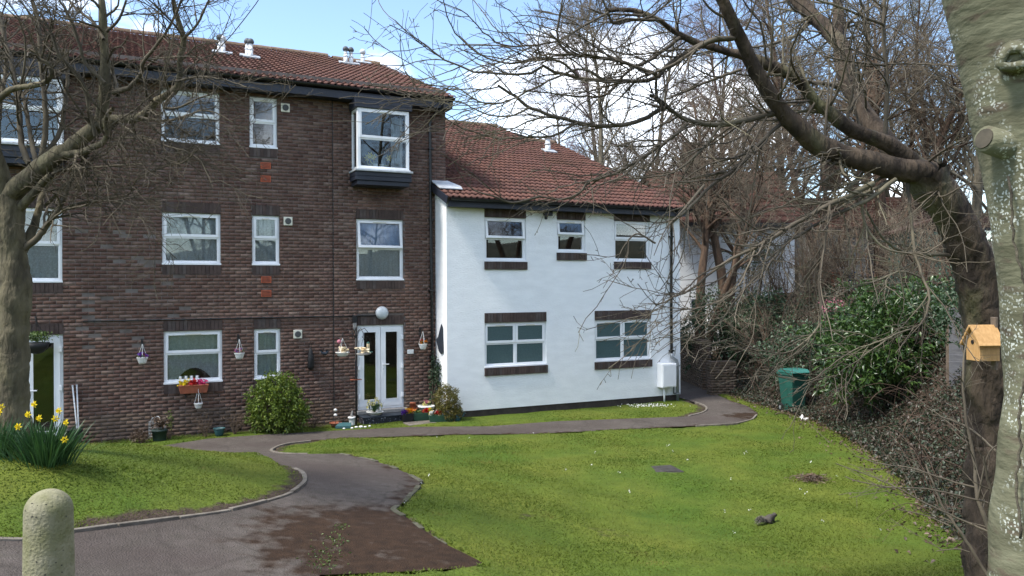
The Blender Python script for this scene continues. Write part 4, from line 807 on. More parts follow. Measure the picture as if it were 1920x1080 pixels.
    tree('leaning_tree', 'dark barked bare tree leaning left with long drooping branches behind the nest box', tuple(b0), tr, cw, 'bark_dark', 'twig_dark')
    return T1
RT = right_tree()
# --- pale trunk at the right edge --------------------------------------------------
mat('sawn', (.075, .064, .046), (.045, .04, .03), 20, .9); mat('seam', (.095, .082, .058), (.045, .038, .028), 14, .95, .012, 40)
def pale_trunk():
    c = [(1962, 1500, 96), (1965, 1300, 92), (1963, 1080, 98), (1967, 980, 96), (1974, 850, 88), (1977, 700, 84), (1974, 560, 86), (1968, 430, 92), (1955, 330, 100), (1942, 230, 106), (1922, 130, 104), (1897, 20, 104), (1867, -120, 104), (1817, -400, 96), (1757, -800, 84)]
    q = np.array([np.r_[P(x, y, 3.6), wv*3.6/FPX] for x, y, wv in c]); g = np.array([q[0, 0], q[0, 1], g1(q[0, 0], q[0, 1])]); q[0, :3] = g-[0, 0, .12]; q[0, 3] *= 1.25; q = q[[0]+[i for i in range(1, len(q)) if q[i, 2] > g[2]+.12]]; T = resample(q[:, :3], q[:, 3], 60)
    V, F_ = tubes(T[None, :, :3], T[None, :, 3], 40); V = knobbly(V, .007, 7); V = knobbly(V, .004, 15); o = empty('beech_tree', tuple(g), 0, 'thick pale grey green trunk with white lichen at right edge of photo', 'tree')
    obj('trunk', np_mesh('trunk', V-g, F_, 'bark_beech', True), o)
    # sawn limb stub and healed knot
    a = P(1945, 292, 3.56); b = P(1846, 260, 3.47); st = MB().tube([a-g, .5*(a+b)-g, b-g], [.085, .062, .058], 18).build('limb_stub', 'bark_beech', o, True)
    dv = unit(b-a); e = b+dv*.004; MB().tube([b-g-dv*.01, b-g+dv*.006], [.046, .043], 18).build('sawn_face', 'sawn', st)
    for sx_, ya, yb, wv in ((-58, 330, 1010, .0032),):
        sp_ = []
        for yy in np.linspace(ya, yb, 40): cx = np.interp(yy, [230, 330, 430, 560, 700, 850, 1080], [1942, 1955, 1963, 1974, 1977, 1974, 1963]); jj = sx_+7*math.sin(yy*.013)+3*math.sin(yy*.041+sx_)+2*math.sin(yy*.19)+random.uniform(-1.5, 1.5); dp_ = math.sqrt(max(0, 86**2-jj**2))*3.6/FPX; sp_.append(P(cx+jj, yy, 3.6-dp_*.97)-g)
        MB().tube(sp_, wv*(.5+.5*np.abs(np.sin(np.arange(40)*.9)))+.003, 7).build('bark_seam', 'seam', o, True)
    kp = P(1903, 108, 3.36); kd = unit(O-kp)
    kn = MB(); u = unit(np.cross(kd, [0, 0, 1])); v = np.cross(kd, u); ringp = [kp-g+((.050+.008*math.sin(3*t))*math.cos(t)*u+(.040+.006*math.sin(2*t+1))*math.sin(t)*v)+kd*(.004+.008*math.sin(t*2+.5)) for t in np.linspace(0, 6.2832, 31)]
    kn.tube(ringp, .020, 8, False).tube([kp-g-kd*.06, kp-g-kd*.002], [.075, .05], 14); kn.build('healed_knot', 'bark_beech', o, True)
    rng = np.random.default_rng(8); top = T[45:, :3][None]; tr_ = T[45:, 3][None]
    a1 = sprout(rng, top, tr_, 14, (.3, 1), (25, 55), (2, 4), 8, .1, (0, 0, .1), .45, .07, .01); b1 = sprout(rng, *a1, 120, (.2, 1), (25, 60), (.6, 1.5), 6, .12, (0, 0, .08), .5, .02, .004); c1 = sprout(rng, *b1, 700, (.2, 1), (25, 60), (.2, .6), 4, .12, (0, 0, .05), .5, .006, .002)
    V, F_ = merge(tubes(*a1, 8), tubes(*b1, 5), tubes(*c1, 3)); obj('crown', np_mesh('crown', V-g, F_, 'twig_left', True), o, kind='stuff')
pale_trunk()
def sapling():
    g = G(1905, 1078); g = np.array([2.75, 4.35, g1(2.75, 4.35)]); ls = [limb('H', *q) for q in [([(1680, 1250), (1640, 1000), (1560, 860), (1500, 700), (1480, 500), (1440, 300), (1430, 60), (1450, -80)], 4.3, 4.5, 11, 3), ([(1690, 1250), (1600, 1150), (1545, 1075), (1440, 900), (1340, 760), (1280, 620), (1250, 540)], 4.3, 4.6, 8, 2.5), ([(1700, 1250), (1690, 1050), (1640, 870), (1560, 660), (1530, 500)], 4.3, 4.2, 10, 4),
        ([(1560, 872), (1400, 800), (1250, 730), (1100, 650), (960, 590), (820, 540)], 4.35, 4.6, 4.5, 1.5), ([(1580, 735), (1400, 690), (1240, 660), (1070, 650), (930, 625), (860, 600)], 4.3, 4.5, 4, 1.4), ([(1510, 660), (1330, 610), (1180, 560), (1040, 540), (915, 503)], 4.4, 4.7, 4, 1.4), ([(1370, 840), (1250, 790), (1110, 757)], 4.5, 4.6, 3, 1.3), ([(1460, 965), (1400, 950), (1300, 960)], 4.4, 4.4, 3, 1.3), ([(1500, 710), (1560, 480), (1700, 420)], 4.3, 4.2, 4, 2), ([(1590, 480), (1480, 380), (1380, 330), (1280, 300)], 4.4, 4.7, 4, 1.5), ([(1590, 470), (1640, 600), (1723, 700)], 4.2, 4.1, 4, 2)]]
    rng = np.random.default_rng(9); Pm, Rm = pack(ls); Pm[:3, 0] = g-[0, 0, .05]; a = sprout(rng, Pm, Rm, 60, (.2, 1), (25, 60), (.1, .45), 5, .12, (0, 0, .03), .5, .004, .0014); b = sprout(rng, *a, 90, (.2, 1), (30, 60), (.04, .15), 3, .1, (0, 0, 0), .6, .002, .001)
    tree('sapling', 'thin bare sapling with wiry dark twigs in front of the pale trunk', tuple(g), tubes(Pm[:3], Rm[:3], 8), merge(tubes(Pm[3:], Rm[3:], 6), tubes(*a, 4), tubes(*b, 3)), 'twig_dark', 'twig_dark')
sapling()
# --- background wood -------------------------------------------------------------
def proto(seed, h, r, spread, droop, n2, n3, n4, lean=.04, forks=1, low=.25, rt=.006, up=.1):
    rng = np.random.default_rng(seed); st = []
    for f in range(forks):
        d = unit(np.array([rng.normal(0, lean)+(.22*(f-(forks-1)/2) if forks > 1 else 0), rng.normal(0, lean), 1.])); pts = [np.array([0, 0, -.3])]
        for j in range(13): pts.append(pts[-1]+d*h/13*(1 if f == 0 else .9)); d = unit(d+rng.normal(0, .05, 3)+[0, 0, .03])
        p = np.array(pts); rr = r*(.75 if f else 1)*np.linspace(1, .08, 14)**.9; rr[0] *= 1.3; st.append(np.c_[p, rr])
    a = np.stack(st); Pt, Rt = a[:, :, :3], a[:, :, 3]
    l1 = sprout(rng, Pt, Rt, 22*forks+12, (low, 1), (30, 62), (h*.22*spread, h*.36*spread), 8, .1, (0, 0, up), .55, .09, .014, .55); l2 = sprout(rng, *l1, n2, (.2, 1), (25, 60), (.7, 2.0), 6, .14, (0, 0, up*.5-droop), .55, .035, .008, .4)
    l3 = sprout(rng, *l2, n3, (.15, 1), (25, 60), (.35, 1.1), 5, .15, (0, 0, -droop*2), .55, .014, rt, .3); l4 = sprout(rng, *l3, n4, (.1, 1), (25, 55), (.2, .7), 4, .12, (0, 0, -droop*2.5), .7, .008, rt*.75, .3)
    return merge(tubes(Pt, Rt, 12), tubes(l1[0], l1[1], 7)), merge(tubes(*l2, 4), tubes(*l3, 3), tubes(*l4, 3))
PR = [proto(21, 15, .20, 1, .0, 240, 1300, 4200), proto(22, 13, .17, 1.0, .03, 220, 1300, 4200, forks=3), proto(23, 17, .15, .75, .10, 240, 1500, 5200, rt=.0055), proto(24, 11, .26, 1.1, .0, 200, 1000, 3000, .14, 2, .5)]
PM_ = []
for i, (tr, cw) in enumerate(PR):
    PM_.append((np_mesh('trunk', *tr, ['bark_wood', 'bark_brown', 'bark_pale', 'bark_brown'][i], True), np_mesh('crown', *cw, ['twig_wood', 'twig_wood', 'twig_birch', 'twig_wood'][i], True)))
WILLOW = (np_mesh('trunk', *PR[1][0], 'bark_pale', True), np_mesh('crown', *PR[2][1], 'leaf_willow', True))
REDT = (PM_[3][0], np_mesh('crown', *PR[3][1], 'twig_red', True))
def wood_tree(k, px, Y, rz, sc, label, group='bare trees of the wood behind the houses', X=None, meshes=None, name='woodland_tree'):
    x = (px-960)/FPX*Y if X is None else X; o = empty(name, (x, Y, g1(x, Y)-.05), rz, label, 'tree', group); o.scale = (sc, sc, sc); t, c = meshes or PM_[k]
    obj('trunk', t, o); obj('crown', c, o, kind='stuff'); return o
#        proto px  Y  rot scale  label
for a in [(2, 1130, 38, 0, 1.0, 'tall purple twigged birch above the ridge vent of the white block roof'), (2, 1215, 35, 2, .95, 'purple twigged birch just right of the tallest birch'), (2, 1050, 42, 4, .85, 'slim hazy birch rising left of the white roof vent pipe'),
          (0, 1165, 31, 1, .92, 'grey bare tree behind the right slope of the white block roof'), (1, 1255, 33, 3, .9, 'many stemmed bare tree behind the roof corner of the white block'), (3, 1312, 25.6, .5, .8, 'thick brown forked trunk nearest the white block corner'), (3, 1366, 26.2, 2.4, .85, 'second thick brown trunk right of the white block, before the white cottage'),
          (1, 1420, 36, 5, 1.05, 'bare tree with spreading stems above the cottage roof'), (0, 1490, 34, 1.3, 1.0, 'straight bare tree right of the white cottage'), (1, 1545, 30, .3, .9, 'twiggy bare tree rising behind the laurel'), (0, 1600, 38, 3.3, 1.1, 'tall bare tree behind the forking limbs of the leaning tree'),
          (3, 1660, 31, 1.1, 1.05, 'stout bare tree behind the green shed'), (1, 1740, 34, 4.2, 1.1, 'bare tree left of the willow near the right edge'), (0, 1830, 30, 2.2, 1.05, 'bare tree mostly hidden by the pale trunk'), (2, 1345, 44, 1.2, 1.05, 'distant hazy birch above the cottage'), (0, 1010, 52, 2, .7, 'small far bare tree at left end of the wood, over the roof ridge'), (1, 880, 50, 3, .55, 'small far bare tree peeping over the white block ridge beside the brick block')]:
    wood_tree(*a)
wood_tree(1, 1700, 40, .4, 1.15, 'yellow green budding willow behind the bare trees at right', 'trees coming into bud', meshes=WILLOW, name='willow_tree'); wood_tree(1, 1800, 44, 2.4, 1.2, 'second yellow green willow beside the pale trunk', 'trees coming into bud', meshes=WILLOW, name='willow_tree')
# trees along the bank and behind the viewpoint: seen only as reflections in the window panes
for X, Y, k, s, lb in [(13, 9.5, 1, .8, 'bare bank tree mirrored in upstairs panes of the white block'), (16.5, 5, 0, .85, 'bare bank tree reflected in the bay window'), (20, 7, 3, .95, 'dark forked bank tree reflected upstairs in the white block'), (22, 0, 1, 1.0, 'bare tree beyond the lawn reflected in the upstairs panes'), (8.5, -8, 1, .95, 'bare tree behind the viewpoint reflected in brick block panes'), (13, -11, 0, 1.0, 'tall bare tree behind the viewpoint reflected in top floor panes'), (4.5, -9, 3, .9, 'forked tree behind the viewpoint reflected in top floor panes'), (17, -4, 2, 1.0, 'birch behind the viewpoint reflected in the panes')]:
    wood_tree(k, 0, Y, X*2, s, lb, 'trees mirrored in the windows', X=X)
wood_tree(3, 0, 2.5, 1, .75, 'red twigged tree reflected in the white block upstairs panes', 'trees mirrored in the windows', X=15.5, meshes=REDT)
# ------------------------------------------------------------------ leaves, shrubs, bank
def leaf_mesh(rng, pos, d, ln, wd, fold=.35, droop=.25):
    """pos, d (n,3): folded pointed leaves, four triangles each"""
    n = len(pos); d = unit(d); q = unit(np.cross(d, rng.normal(size=(n, 3)))); up = np.cross(q, d); flip = np.where(up[:, 2:] < 0, -1, 1); up = up*flip
    L_ = np.broadcast_to(ln, (n,))[:, None]; W_ = np.broadcast_to(wd, (n,))[:, None]; mid = pos+d*L_*.5; tip = pos+d*L_-np.array([0, 0, 1.])*L_*droop
    V = np.stack([pos, mid+q*W_*.5+up*W_*fold, tip, mid-q*W_*.5+up*W_*fold, mid], 1).reshape(-1, 3); b = 5*np.arange(n)[:, None]
    F_ = np.concatenate([b+np.array([[0, 4, 1]]), b+np.array([[1, 4, 2]]), b+np.array([[0, 3, 4]]), b+np.array([[3, 2, 4]])])
    return V, F_
def ell(rng, n, c, r, lo=.55, bump=.22, seed=0):
    """random points in the outer part of a lumpy ellipsoid, with outward directions"""
    d = unit(rng.normal(size=(n, 3))); s = rng.uniform(lo, 1, n)**.6
    lump = 1+bump*np.sin(d[:, 0]*5+seed)*np.sin(d[:, 2]*6+seed*2)+bump*.6*np.sin(d[:, 1]*9+d[:, 2]*7+seed); p = d*(s*lump)[:, None]*np.array(r); return np.array(c)+p, unit(d/np.array(r))
def shrub(name, label, base, blobs, n, ln, wd, material, rosette=1, stems=14, stem_h=None, cat='shrub', up=.35, group=None, stemmat='twig_dry', lo=.5, bump=.22):
    rng = np.random.default_rng(abs(hash(name+label)) % 9999 if False else sum(map(ord, label))); base = np.array(base, float); V, F_ = [], []
    ps, ds = [], []
    tot = sum(np.prod(b[1])**(2/3) for b in blobs)
    for i, (c, r) in enumerate(blobs):
        k = int(n/rosette*np.prod(r)**(2/3)/tot); p, d = ell(rng, k, c, r, lo, bump, i*1.7); ps.append(p); ds.append(d)
    p, d = np.concatenate(ps), np.concatenate(ds); kp = p[:, 2] > -.02; p, d = p[kp], d[kp]
    if rosette > 1: p = np.repeat(p, rosette, 0)+rng.normal(0, ln*.25, (len(p)*rosette, 3)); d = np.repeat(d, rosette, 0)
    dd = unit(d*.7+rng.normal(0, .75, d.shape)+np.array([0, 0, up])); o = empty(name, tuple(base), 0, label, cat, group); lv = leaf_mesh(rng, p, dd, rng.uniform(.6, 1.15, len(p))*ln, rng.uniform(.7, 1.1, len(p))*wd)
    obj('foliage', np_mesh('foliage', *lv, material), o, kind='stuff')
    top = np.concatenate([ell(rng, max(3, stems//len(blobs)), c, np.array(r)*.85, .6, 0)[0] for c, r in blobs]); st = []
    for t in top: b = np.array([t[0]*.25, t[1]*.25, -.05]); m = (b+t)/2+rng.normal(0, .06, 3)*np.linalg.norm(t); st.append(np.c_[smooth_line([b, m, t], 4)[::1], np.linspace(.02, .004, 9)*max(.5, min(1.6, np.linalg.norm(t)))])
    a = np.stack(st); obj('stems', np_mesh('stems', *tubes(a[:, :, :3], a[:, :, 3], 5), stemmat, True), o); return o
def gp(x, y, dz=0): return (x, y, g1(x, y)+dz)
shrub('laurel_shrub', 'large glossy green laurel on the bank beside the green bin', gp(8.3, 17.2, -.1), [((-.2, 0, 1.15), (1.5, 1.0, 1.05)), ((-1.0, -.3, .75), (.8, .8, .75)), ((1.1, .1, 1.1), (1.3, .9, .95)), ((.3, .2, 1.9), (1.2, .8, .6))], 11500, .175, .062, 'leaf_laurel', 7, 30, lo=.3, bump=.35, stemmat='twig_dark')
shrub('ivy_thicket', 'dark ivy thicket covering the bank behind the low brick pier', gp(7.5, 25.2, -.3), [((-.9, 0, .9), (1.3, .8, 1.5)), ((.5, .1, 1.2), (1.4, .8, 1.3)), ((1.9, -.3, 1.2), (1.3, .8, 1.2))], 15000, .10, .085, 'leaf_ivy', 1, 24, lo=.6, bump=.3, stemmat='twig_dark')
shrub('ivy_thicket', 'ivy and bramble thicket between the laurel and the low brick pier', gp(7.9, 20.6, -.2), [((-.3, 0, .6), (1.1, .8, .9)), ((.8, .3, 1.0), (1.2, .8, 1.0)), ((2.2, .2, 1.1), (1.4, .8, .9))], 12000, .09, .075, 'leaf_ivy', 1, 24, lo=.5, bump=.35, stemmat='twig_dry')
shrub('evergreen_bush', 'bushy evergreen in front of the cottage roof', gp(8.1, 27.2, 0), [((0, 0, 2.5), (.7, .6, .5)), ((.5, .1, 2.9), (.6, .5, .4)), ((-.3, 0, 1.0), (.25, .3, .6))], 2600, .12, .03, 'leaf_laurel', 1, 16, lo=.3, bump=.4, stemmat='bark_brown')
shrub('evergreen_bush', 'dark evergreen bush at the right of the laurel by the nest box', gp(8.9, 13.0, -.1), [((0, 0, .9), (1.2, 1.1, .95)), ((-.9, .9, .6), (.9, .9, .7)), ((.5, -1.2, .9), (1.0, .9, .8))], 8000, .09, .05, 'leaf_ivy', 1, 20, lo=.3, bump=.35, stemmat='twig_dark')
def undergrowth():
    rng = np.random.default_rng(17); n = 60000; y = 4+22*rng.random(n)**1.15; x = edge_x(y)-.25+rng.beta(1.1, 1.7, n)*5.5; k = (x < .72*y+1.5) & ~((x > 5.1) & (x < 6.3) & (y > 22.6)); x, y = x[k], y[k]
    hump = .16+.38*np.clip(np.sin(x*2.1+1)*np.sin(y*1.7)+.55, 0, 1.4)*np.clip((x-edge_x(y))/1.0, .05, 1); z = ground(x, y)+hump*rng.random(len(x))**.7; p = np.c_[x, y, z]; d = rng.normal(size=p.shape)+[-.3, -.4, .25]
    V, F_ = leaf_mesh(rng, p, d, rng.uniform(.045, .095, len(p)), rng.uniform(.03, .06, len(p)))
    obj('bramble_undergrowth', np_mesh('bramble_undergrowth', V, F_, 'leaf_bramble'), label='dark bramble and ivy leaves covering the bank', cat='undergrowth', kind='stuff')
    n = 9000; y = 4+21*rng.random(n); x = edge_x(y)+rng.normal(.25, .4, n); k = ~inpoly(x, y, PATH); x, y = x[k], y[k]; p = np.c_[x, y, ground(x, y)+rng.uniform(.005, .05, len(x))]; d = rng.normal(size=p.shape)*[1, 1, .25]
    V, F_ = leaf_mesh(rng, p, d, .06, .04); obj('leaf_litter', np_mesh('leaf_litter', V, F_, 'leaf_litter'), label='dead brown leaves along the foot of the bank', cat='leaf litter', kind='stuff')
    n = 1000; y = 4.5+21*rng.random(n); x = edge_x(y)+rng.uniform(-.1, 4.5, n); b = np.c_[x, y, ground(x, y)-.02]; d = unit(np.c_[rng.normal(-.25, .6, n), rng.normal(-.2, .5, n), rng.uniform(.7, 1.6, n)]); le = rng.uniform(.5, 1.9, n); pts = [b]
    for j in range(7): pts.append(pts[-1]+d*(le/7)[:, None]); d = unit(d+np.array([-.03, -.02, -.30])*(j+1)/4+rng.normal(0, .1, (n, 3)))
    a = np.stack(pts, 1); a[:, :, 2] = np.maximum(a[:, :, 2], ground(a[:, :, 0].ravel(), a[:, :, 1].ravel()).reshape(a.shape[:2])); rr = np.linspace(.007, .0025, 8)[None]*rng.uniform(.7, 1.4, (n, 1))
    obj('bramble_stems', np_mesh('bramble_stems', *tubes(a, rr, 4), 'twig_bramble', True), label='dry arching bramble canes tangled over the bank', cat='brambles', kind='stuff')
undergrowth()
# bare scrub bushes along the top of the bank
def scrub_proto(seed):
    rng = np.random.default_rng(seed); n = 16; d = unit(np.c_[rng.normal(0, .35, n), rng.normal(0, .35, n), np.ones(n)]); b = np.c_[rng.normal(0, .12, (n, 2)), np.full(n, -.1)]; le = rng.uniform(2, 3.6, n); pts = [b]
    for j in range(7): pts.append(pts[-1]+d*(le/7)[:, None]); d = unit(d+rng.normal(0, .12, (n, 3)))
    a = np.stack(pts, 1); r = np.linspace(.03, .007, 8)[None]*rng.uniform(.6, 1.1, (n, 1)); l2 = sprout(rng, a, r, 150, (.15, 1), (25, 60), (.4, 1.3), 6, .16, (0, 0, .02), .5, .010, .004); l3 = sprout(rng, *l2, 700, (.1, 1), (25, 60), (.2, .6), 4, .16, (0, 0, 0), .5, .007, .0035)
    return np_mesh('stems', *tubes(a, r, 6), 'bark_brown', True), np_mesh('twigs', *merge(tubes(*l2, 4), tubes(*l3, 3)), 'twig_wood', True)
SP = [scrub_proto(31), scrub_proto(32)]
for i, (px, Y, sc_, lb) in enumerate([(1300, 40, 1.4, 'bare scrub bush just right of the white block roof corner'), (1342, 26.8, .8, 'bare scrub bush between the two brown trunks before the cottage'), (1465, 26.3, .85, 'bare scrub bush before the right end of the cottage wall'), (1345, 41, 1.5, 'bare scrub bush behind the cottage ridge, left half'), (1405, 26.5, .75, 'bare scrub bush above the ivy thicket'), (1455, 40, 1.5, 'bare scrub bush at the right end of the cottage'), (1515, 25, .8, 'bare scrub bush left of the pink blossom'), (1545, 27, 1.2, 'tall bare scrub bush behind the blue tub'), (1590, 24.5, .9, 'bare scrub bush behind the laurel top'),
        (1640, 26, 1.15, 'bare scrub bush left of the green shed'), (1690, 23, .9, 'bare scrub bush in front of the green shed'), (1740, 21, .9, 'bare scrub bush above the grey lapped fence'), (1800, 19, .85, 'bare scrub bush behind the leaning trunk'), (1380, 36, 1.7, 'tall bare scrub above the cottage ridge'), (1780, 33, 1.6, 'tall bare scrub between willow and leaning tree'), (1440, 23.5, .85, 'low bare scrub rising from the ivy left of the bin'), (1850, 15, .8, 'bare scrub beside the nest box tree')]):
    x = (px-960)/FPX*Y; o = empty('bare_shrub', gp(x, Y, -.03), i*1.3, lb, 'shrub', 'bare scrub bushes along the bank top'); o.scale = (sc_,)*3; t, c = SP[i % 2]; obj('stems', t, o); obj('twigs', c, o, kind='stuff')
# cottage behind the wood edge
def cottage(Y=28.6, pa=1268, pb=1500, yt=418, rz=R(6), name='white_cottage', label='white walled cottage with brown tiled roof half hidden behind bare trees', wallm='render_white', pitch=36):
    x0 = (pa-960)/FPX*Y; x1 = (pb-960)/FPX*Y; zb = g1(x0+1, Y)-.3; zt = 3.05+(540-yt)/FPX*Y
    o = empty(name, (x0, Y, zb), rz, label, 'house'); Lx = x1-x0; h = zt-zb
    wins = [(.55, 1.15, 1.5, 2.5), (3.3, 4.1, 1.4, 2.4)]; m = MB()
    for a, b, c, d in cells(wins+[(2.2, 2.9, 0, 2.3)], 0, Lx, 0, h): m.box(a, b, 0, .2, c, d)
    m.box(0, .2, .2, 5, 0, h); m.box(Lx-.2, Lx, .2, 5, 0, h); m.build('wall', wallm, o)
    for a, b, c, d in wins:
        wv = ring(MB(), a, b, c, d, .05, .06, .12).box((a+b)/2-.02, (a+b)/2+.02, .065, .115, c+.05, d-.05).build('window', 'upvc', o); MB().box(a+.05, b-.05, .08, .09, c+.05, d-.05).build('pane', 'frost', wv)
    MB().box(2.2, 2.9, .08, .13, 0, 2.3).build('door', 'slate', o)
    t = math.tan(R(pitch)); rf = MB().prism([(-.4, -.45, h-.1), (Lx+.4, -.45, h-.1), (Lx+.4, 2.6, h-.1+3.05*t), (-.4, 2.6, h-.1+3.05*t)], (0, 0, .1)).prism([(-.4, 2.6, h-.1+3.05*t), (Lx+.4, 2.6, h-.1+3.05*t), (Lx+.4, 5.6, h-.1), (-.4, 5.6, h-.1)], (0, 0, .1)).build('roof', 'tile', o)
    q = MB()
    for k in range(11): u = k/11; q.box(-.42, Lx+.42, -.46+3.05*u, -.46+3.05*(u+.1), h+3.05*u*t-.02, h+3.05*u*t+.05)
    q.build('tile_courses', 'tile', rf, kind='stuff'); MB().box(-.42, Lx+.42, -.55, -.44, h-.18, h-.06).build('gutter', 'gutter', o); MB().box(1.2, 1.9, 2.3, 2.95, h+1.9, h+3.3).build('chimney', 'brick_garden', rf)
cottage()
cottage(33, 1525, 1830, 432, R(-4), 'grey_bungalow', 'low grey walled house with brown roof beyond the laurel and shed', 'stone_sill', 27)
# low brick wall and pier beside the path
def garden_wall(name, label, a, b, h, th):
    a, b = np.array(a), np.array(b); Lw = np.hypot(*(b-a)); rz = math.atan2(*(b-a)[::-1]); z = min(g1(*a), g1(*b))-.1; o = empty(name, (*a, z), rz, label, 'wall'); c = MB().box(0, Lw, .006, th-.006, 0, h).build('wall_core', 'mortar', o)
    n = 0; V, F_ = [], []
    for side in (0, 1):
        B_ = bricks([], 0, Lw, .005, h-.01); v, f = brick_boxes(B_)
        if side: v = v*[1, -1, 1]+[0, th, 0]; f = f[:, ::-1]
        V.append((v, f))
    E_ = bricks([], 0, th, .005, h-.01); v, f = brick_boxes(E_); V.append((np.c_[v[:, 1], th-v[:, 0], v[:, 2]], f)); V.append((np.c_[Lw-v[:, 1], v[:, 0], v[:, 2]], f)); obj('brickwork', np_mesh('brickwork', *merge(*V), 'brick_garden'), o, kind='stuff')
    q = MB(); k = int(Lw/.23)
    for i in range(k): q.box(i*Lw/k+.004, (i+1)*Lw/k-.004, -.012, th+.012, h, h+.06)
    q.build('coping', 'brick_garden', o, kind='stuff'); return o
pw = G(1333, 741); garden_wall('brick_wall', 'low brown brick wall end beside the bend in the path', (pw[0], pw[1]), (pw[0]+.75, pw[1]+.12), .98, .3); garden_wall('brick_wall', 'shaded brick retaining wall running back behind the low wall end', (5.55, 31), (pw[0]+.05, pw[1]+1.2), 1.5, .25)
# green shed, grey lapped fence
def shed():
    x, y = 12.5, 23.6; z = g1(x, y); o = empty('garden_shed', (x, y, z), R(-8), 'dark green garden shed on top of the bank', 'shed')
    for i in range(12): MB().box(-.85, .85, -.012*(i % 1), .02, .05+i*.155, .05+i*.155+.15).build('board', 'shed_green', o)
    MB().box(-.85, .85, .022, 1.5, .03, 1.9).build('shed_body', 'shed_green', o); MB().prism([(-1, -.15, 1.9), (0, -.15, 2.25), (1, -.15, 1.9), (1, -.15, 1.96), (0, -.15, 2.32), (-1, -.15, 1.96)], (0, 1.85, 0)).build('roof', 'roof_under', o)
shed()
def fence(x, y, rz, n, label):
    z = g1(x, y)-.15; o = empty('lapped_fence', (x, y, z), rz, label, 'fence')
    for i in range(12): b = MB().box(0, n*1.8, -.012, .006, 0, .15).build('board', 'fence_grey', o); b.location = (0, random.uniform(-.004, .004), .22+i*.128); b.rotation_euler = (R(7), random.uniform(-.004, .004), 0)
    for i in range(n+1): MB().box(i*1.8-.045, i*1.8+.045, .02, .11, -.2, 1.82).build('post', 'post_wood', o)
fence(8.35, 15.3, R(-24), 1, 'grey weathered lapped board fence left of the nest box trunk')
# small coloured things in the garden above the laurel
def onbank(px, py, Y): p = P(px, py, Y); return (p[0], p[1], g1(p[0], p[1]))
shrub('blossom_bush', 'small pink blossom bush above the laurel', onbank(1568, 540, 21.5), [((0, 0, .45), (.35, .3, .45)), ((-.15, -.1, .75), (.3, .25, .2))], 260, .06, .055, 'petal_rose', 1, 12)
for px, py, Y, mt, lb, r_ in [(1592, 512, 25, 'petal_blue', 'blue plastic tub in the garden above the laurel', .19), (1568, 506, 25.5, 'terracotta', 'orange tub left of the blue tub above the laurel', .17)]:
    b = np.array(onbank(px, py, Y)); hz = P(px, py, Y)[2]+.18-b[2]; hz = max(.4, min(.75, hz)); o = empty('plastic_tub', tuple(b), 0, lb, 'tub'); MB().lathe([(r_*.8, -.03), (r_*.86, .02), (r_, hz-.04), (r_*1.08, hz-.03), (r_*1.08, hz), (r_*.96, hz), (r_*.9, hz-.1)], 18).build('body', mt, o, True); MB().lathe([(r_*.9, hz-.12), (r_*.9, hz-.09)], 18).build('soil', 'post_wood', o)
# ------------------------------------------------------------------ wall shrubs and pots
def fpos(px, py, off): s, z = fac(px, py, NB-off); p = FW(s, off); return p[0], p[1], g1(p[0], p[1])
x, y, z = fpos(520, 790, .62); shrub('round_bush', 'rounded yellow green evergreen bush against the brick wall', (x, y, z), [((0, 0, .62), (.60, .52, .60)), ((.28, -.05, .45), (.40, .4, .42)), ((-.25, .05, .38), (.42, .4, .38)), ((.05, 0, .95), (.38, .34, .32))], 7000, .085, .04, 'leaf_box', 5, 16, lo=.45, bump=.12, up=.6, stemmat='twig_dark')
x, y, z = fpos(839, 785, 1.0); shrub('conifer_bush', 'bronze green feathery bush at the foot of the white wall corner', (x, y, z), [((0, 0, .42), (.29, .27, .42)), ((.05, 0, .2), (.30, .26, .22))], 6500, .06, .02, 'leaf_conifer', 3, 12, lo=.4, bump=.12, up=.8)
x, y, z = fpos(815, 790, .22); shrub('climbing_plant', 'dark climber growing up the corner downpipe by the french door', (x, y, z), [((0, 0, .75), (.12, .10, .72)), ((.12, -.03, .95), (.14, .1, .3))], 900, .06, .04, 'leaf_ivy', 1, 14)
for px, py, off, n_, h_, lb in [(385, 806, .45, 9, .45, 'leafless twiggy shrub below the window box'), (440, 800, .45, 12, .52, 'brown bare shrub left of the round bush'), (588, 795, .4, 7, .42, 'thin bare shrub right of the round bush')]:
    x, y, z = fpos(px, py, off); rng = np.random.default_rng(px); o = empty('twiggy_shrub', (x, y, z), 0, lb, 'shrub'); d = unit(np.c_[rng.normal(0, .3, (n_, 2)), np.ones(n_)]); b = np.zeros((n_, 3))-[0, 0, .03]; pts = [b]
    for j in range(5): pts.append(pts[-1]+d*h_/5*rng.uniform(.7, 1.2, (n_, 1))); d = unit(d+rng.normal(0, .12, (n_, 3)))
    a = np.stack(pts, 1); r_ = np.broadcast_to(np.linspace(.008, .003, 6), (n_, 6)); l2 = sprout(rng, a, r_, 60, (.2, 1), (25, 60), (.08, .25), 4, .15, (0, 0, .03), .6, .004, .002); obj('stems', np_mesh('stems', *tubes(a, r_, 5), 'twig_dry', True), o); obj('twigs', np_mesh('twigs', *tubes(*l2, 3), 'twig_dry', True), o, kind='stuff')
    obj('leaves', np_mesh('leaves', *leaf_mesh(rng, l2[0][:40, -1], rng.normal(size=(40, 3)), .04, .02), 'leaf_dead'), o, kind='stuff')
def blooms(par, pts, material, r, rng, name='flowers'):
    p = np.repeat(np.array(pts), 9, 0)+rng.normal(0, r*.35, (len(pts)*9, 3)); obj(name, np_mesh(name, *leaf_mesh(rng, p, rng.normal(size=p.shape)+[0, -.5, .6], r, r*.8), material), par, kind='stuff')
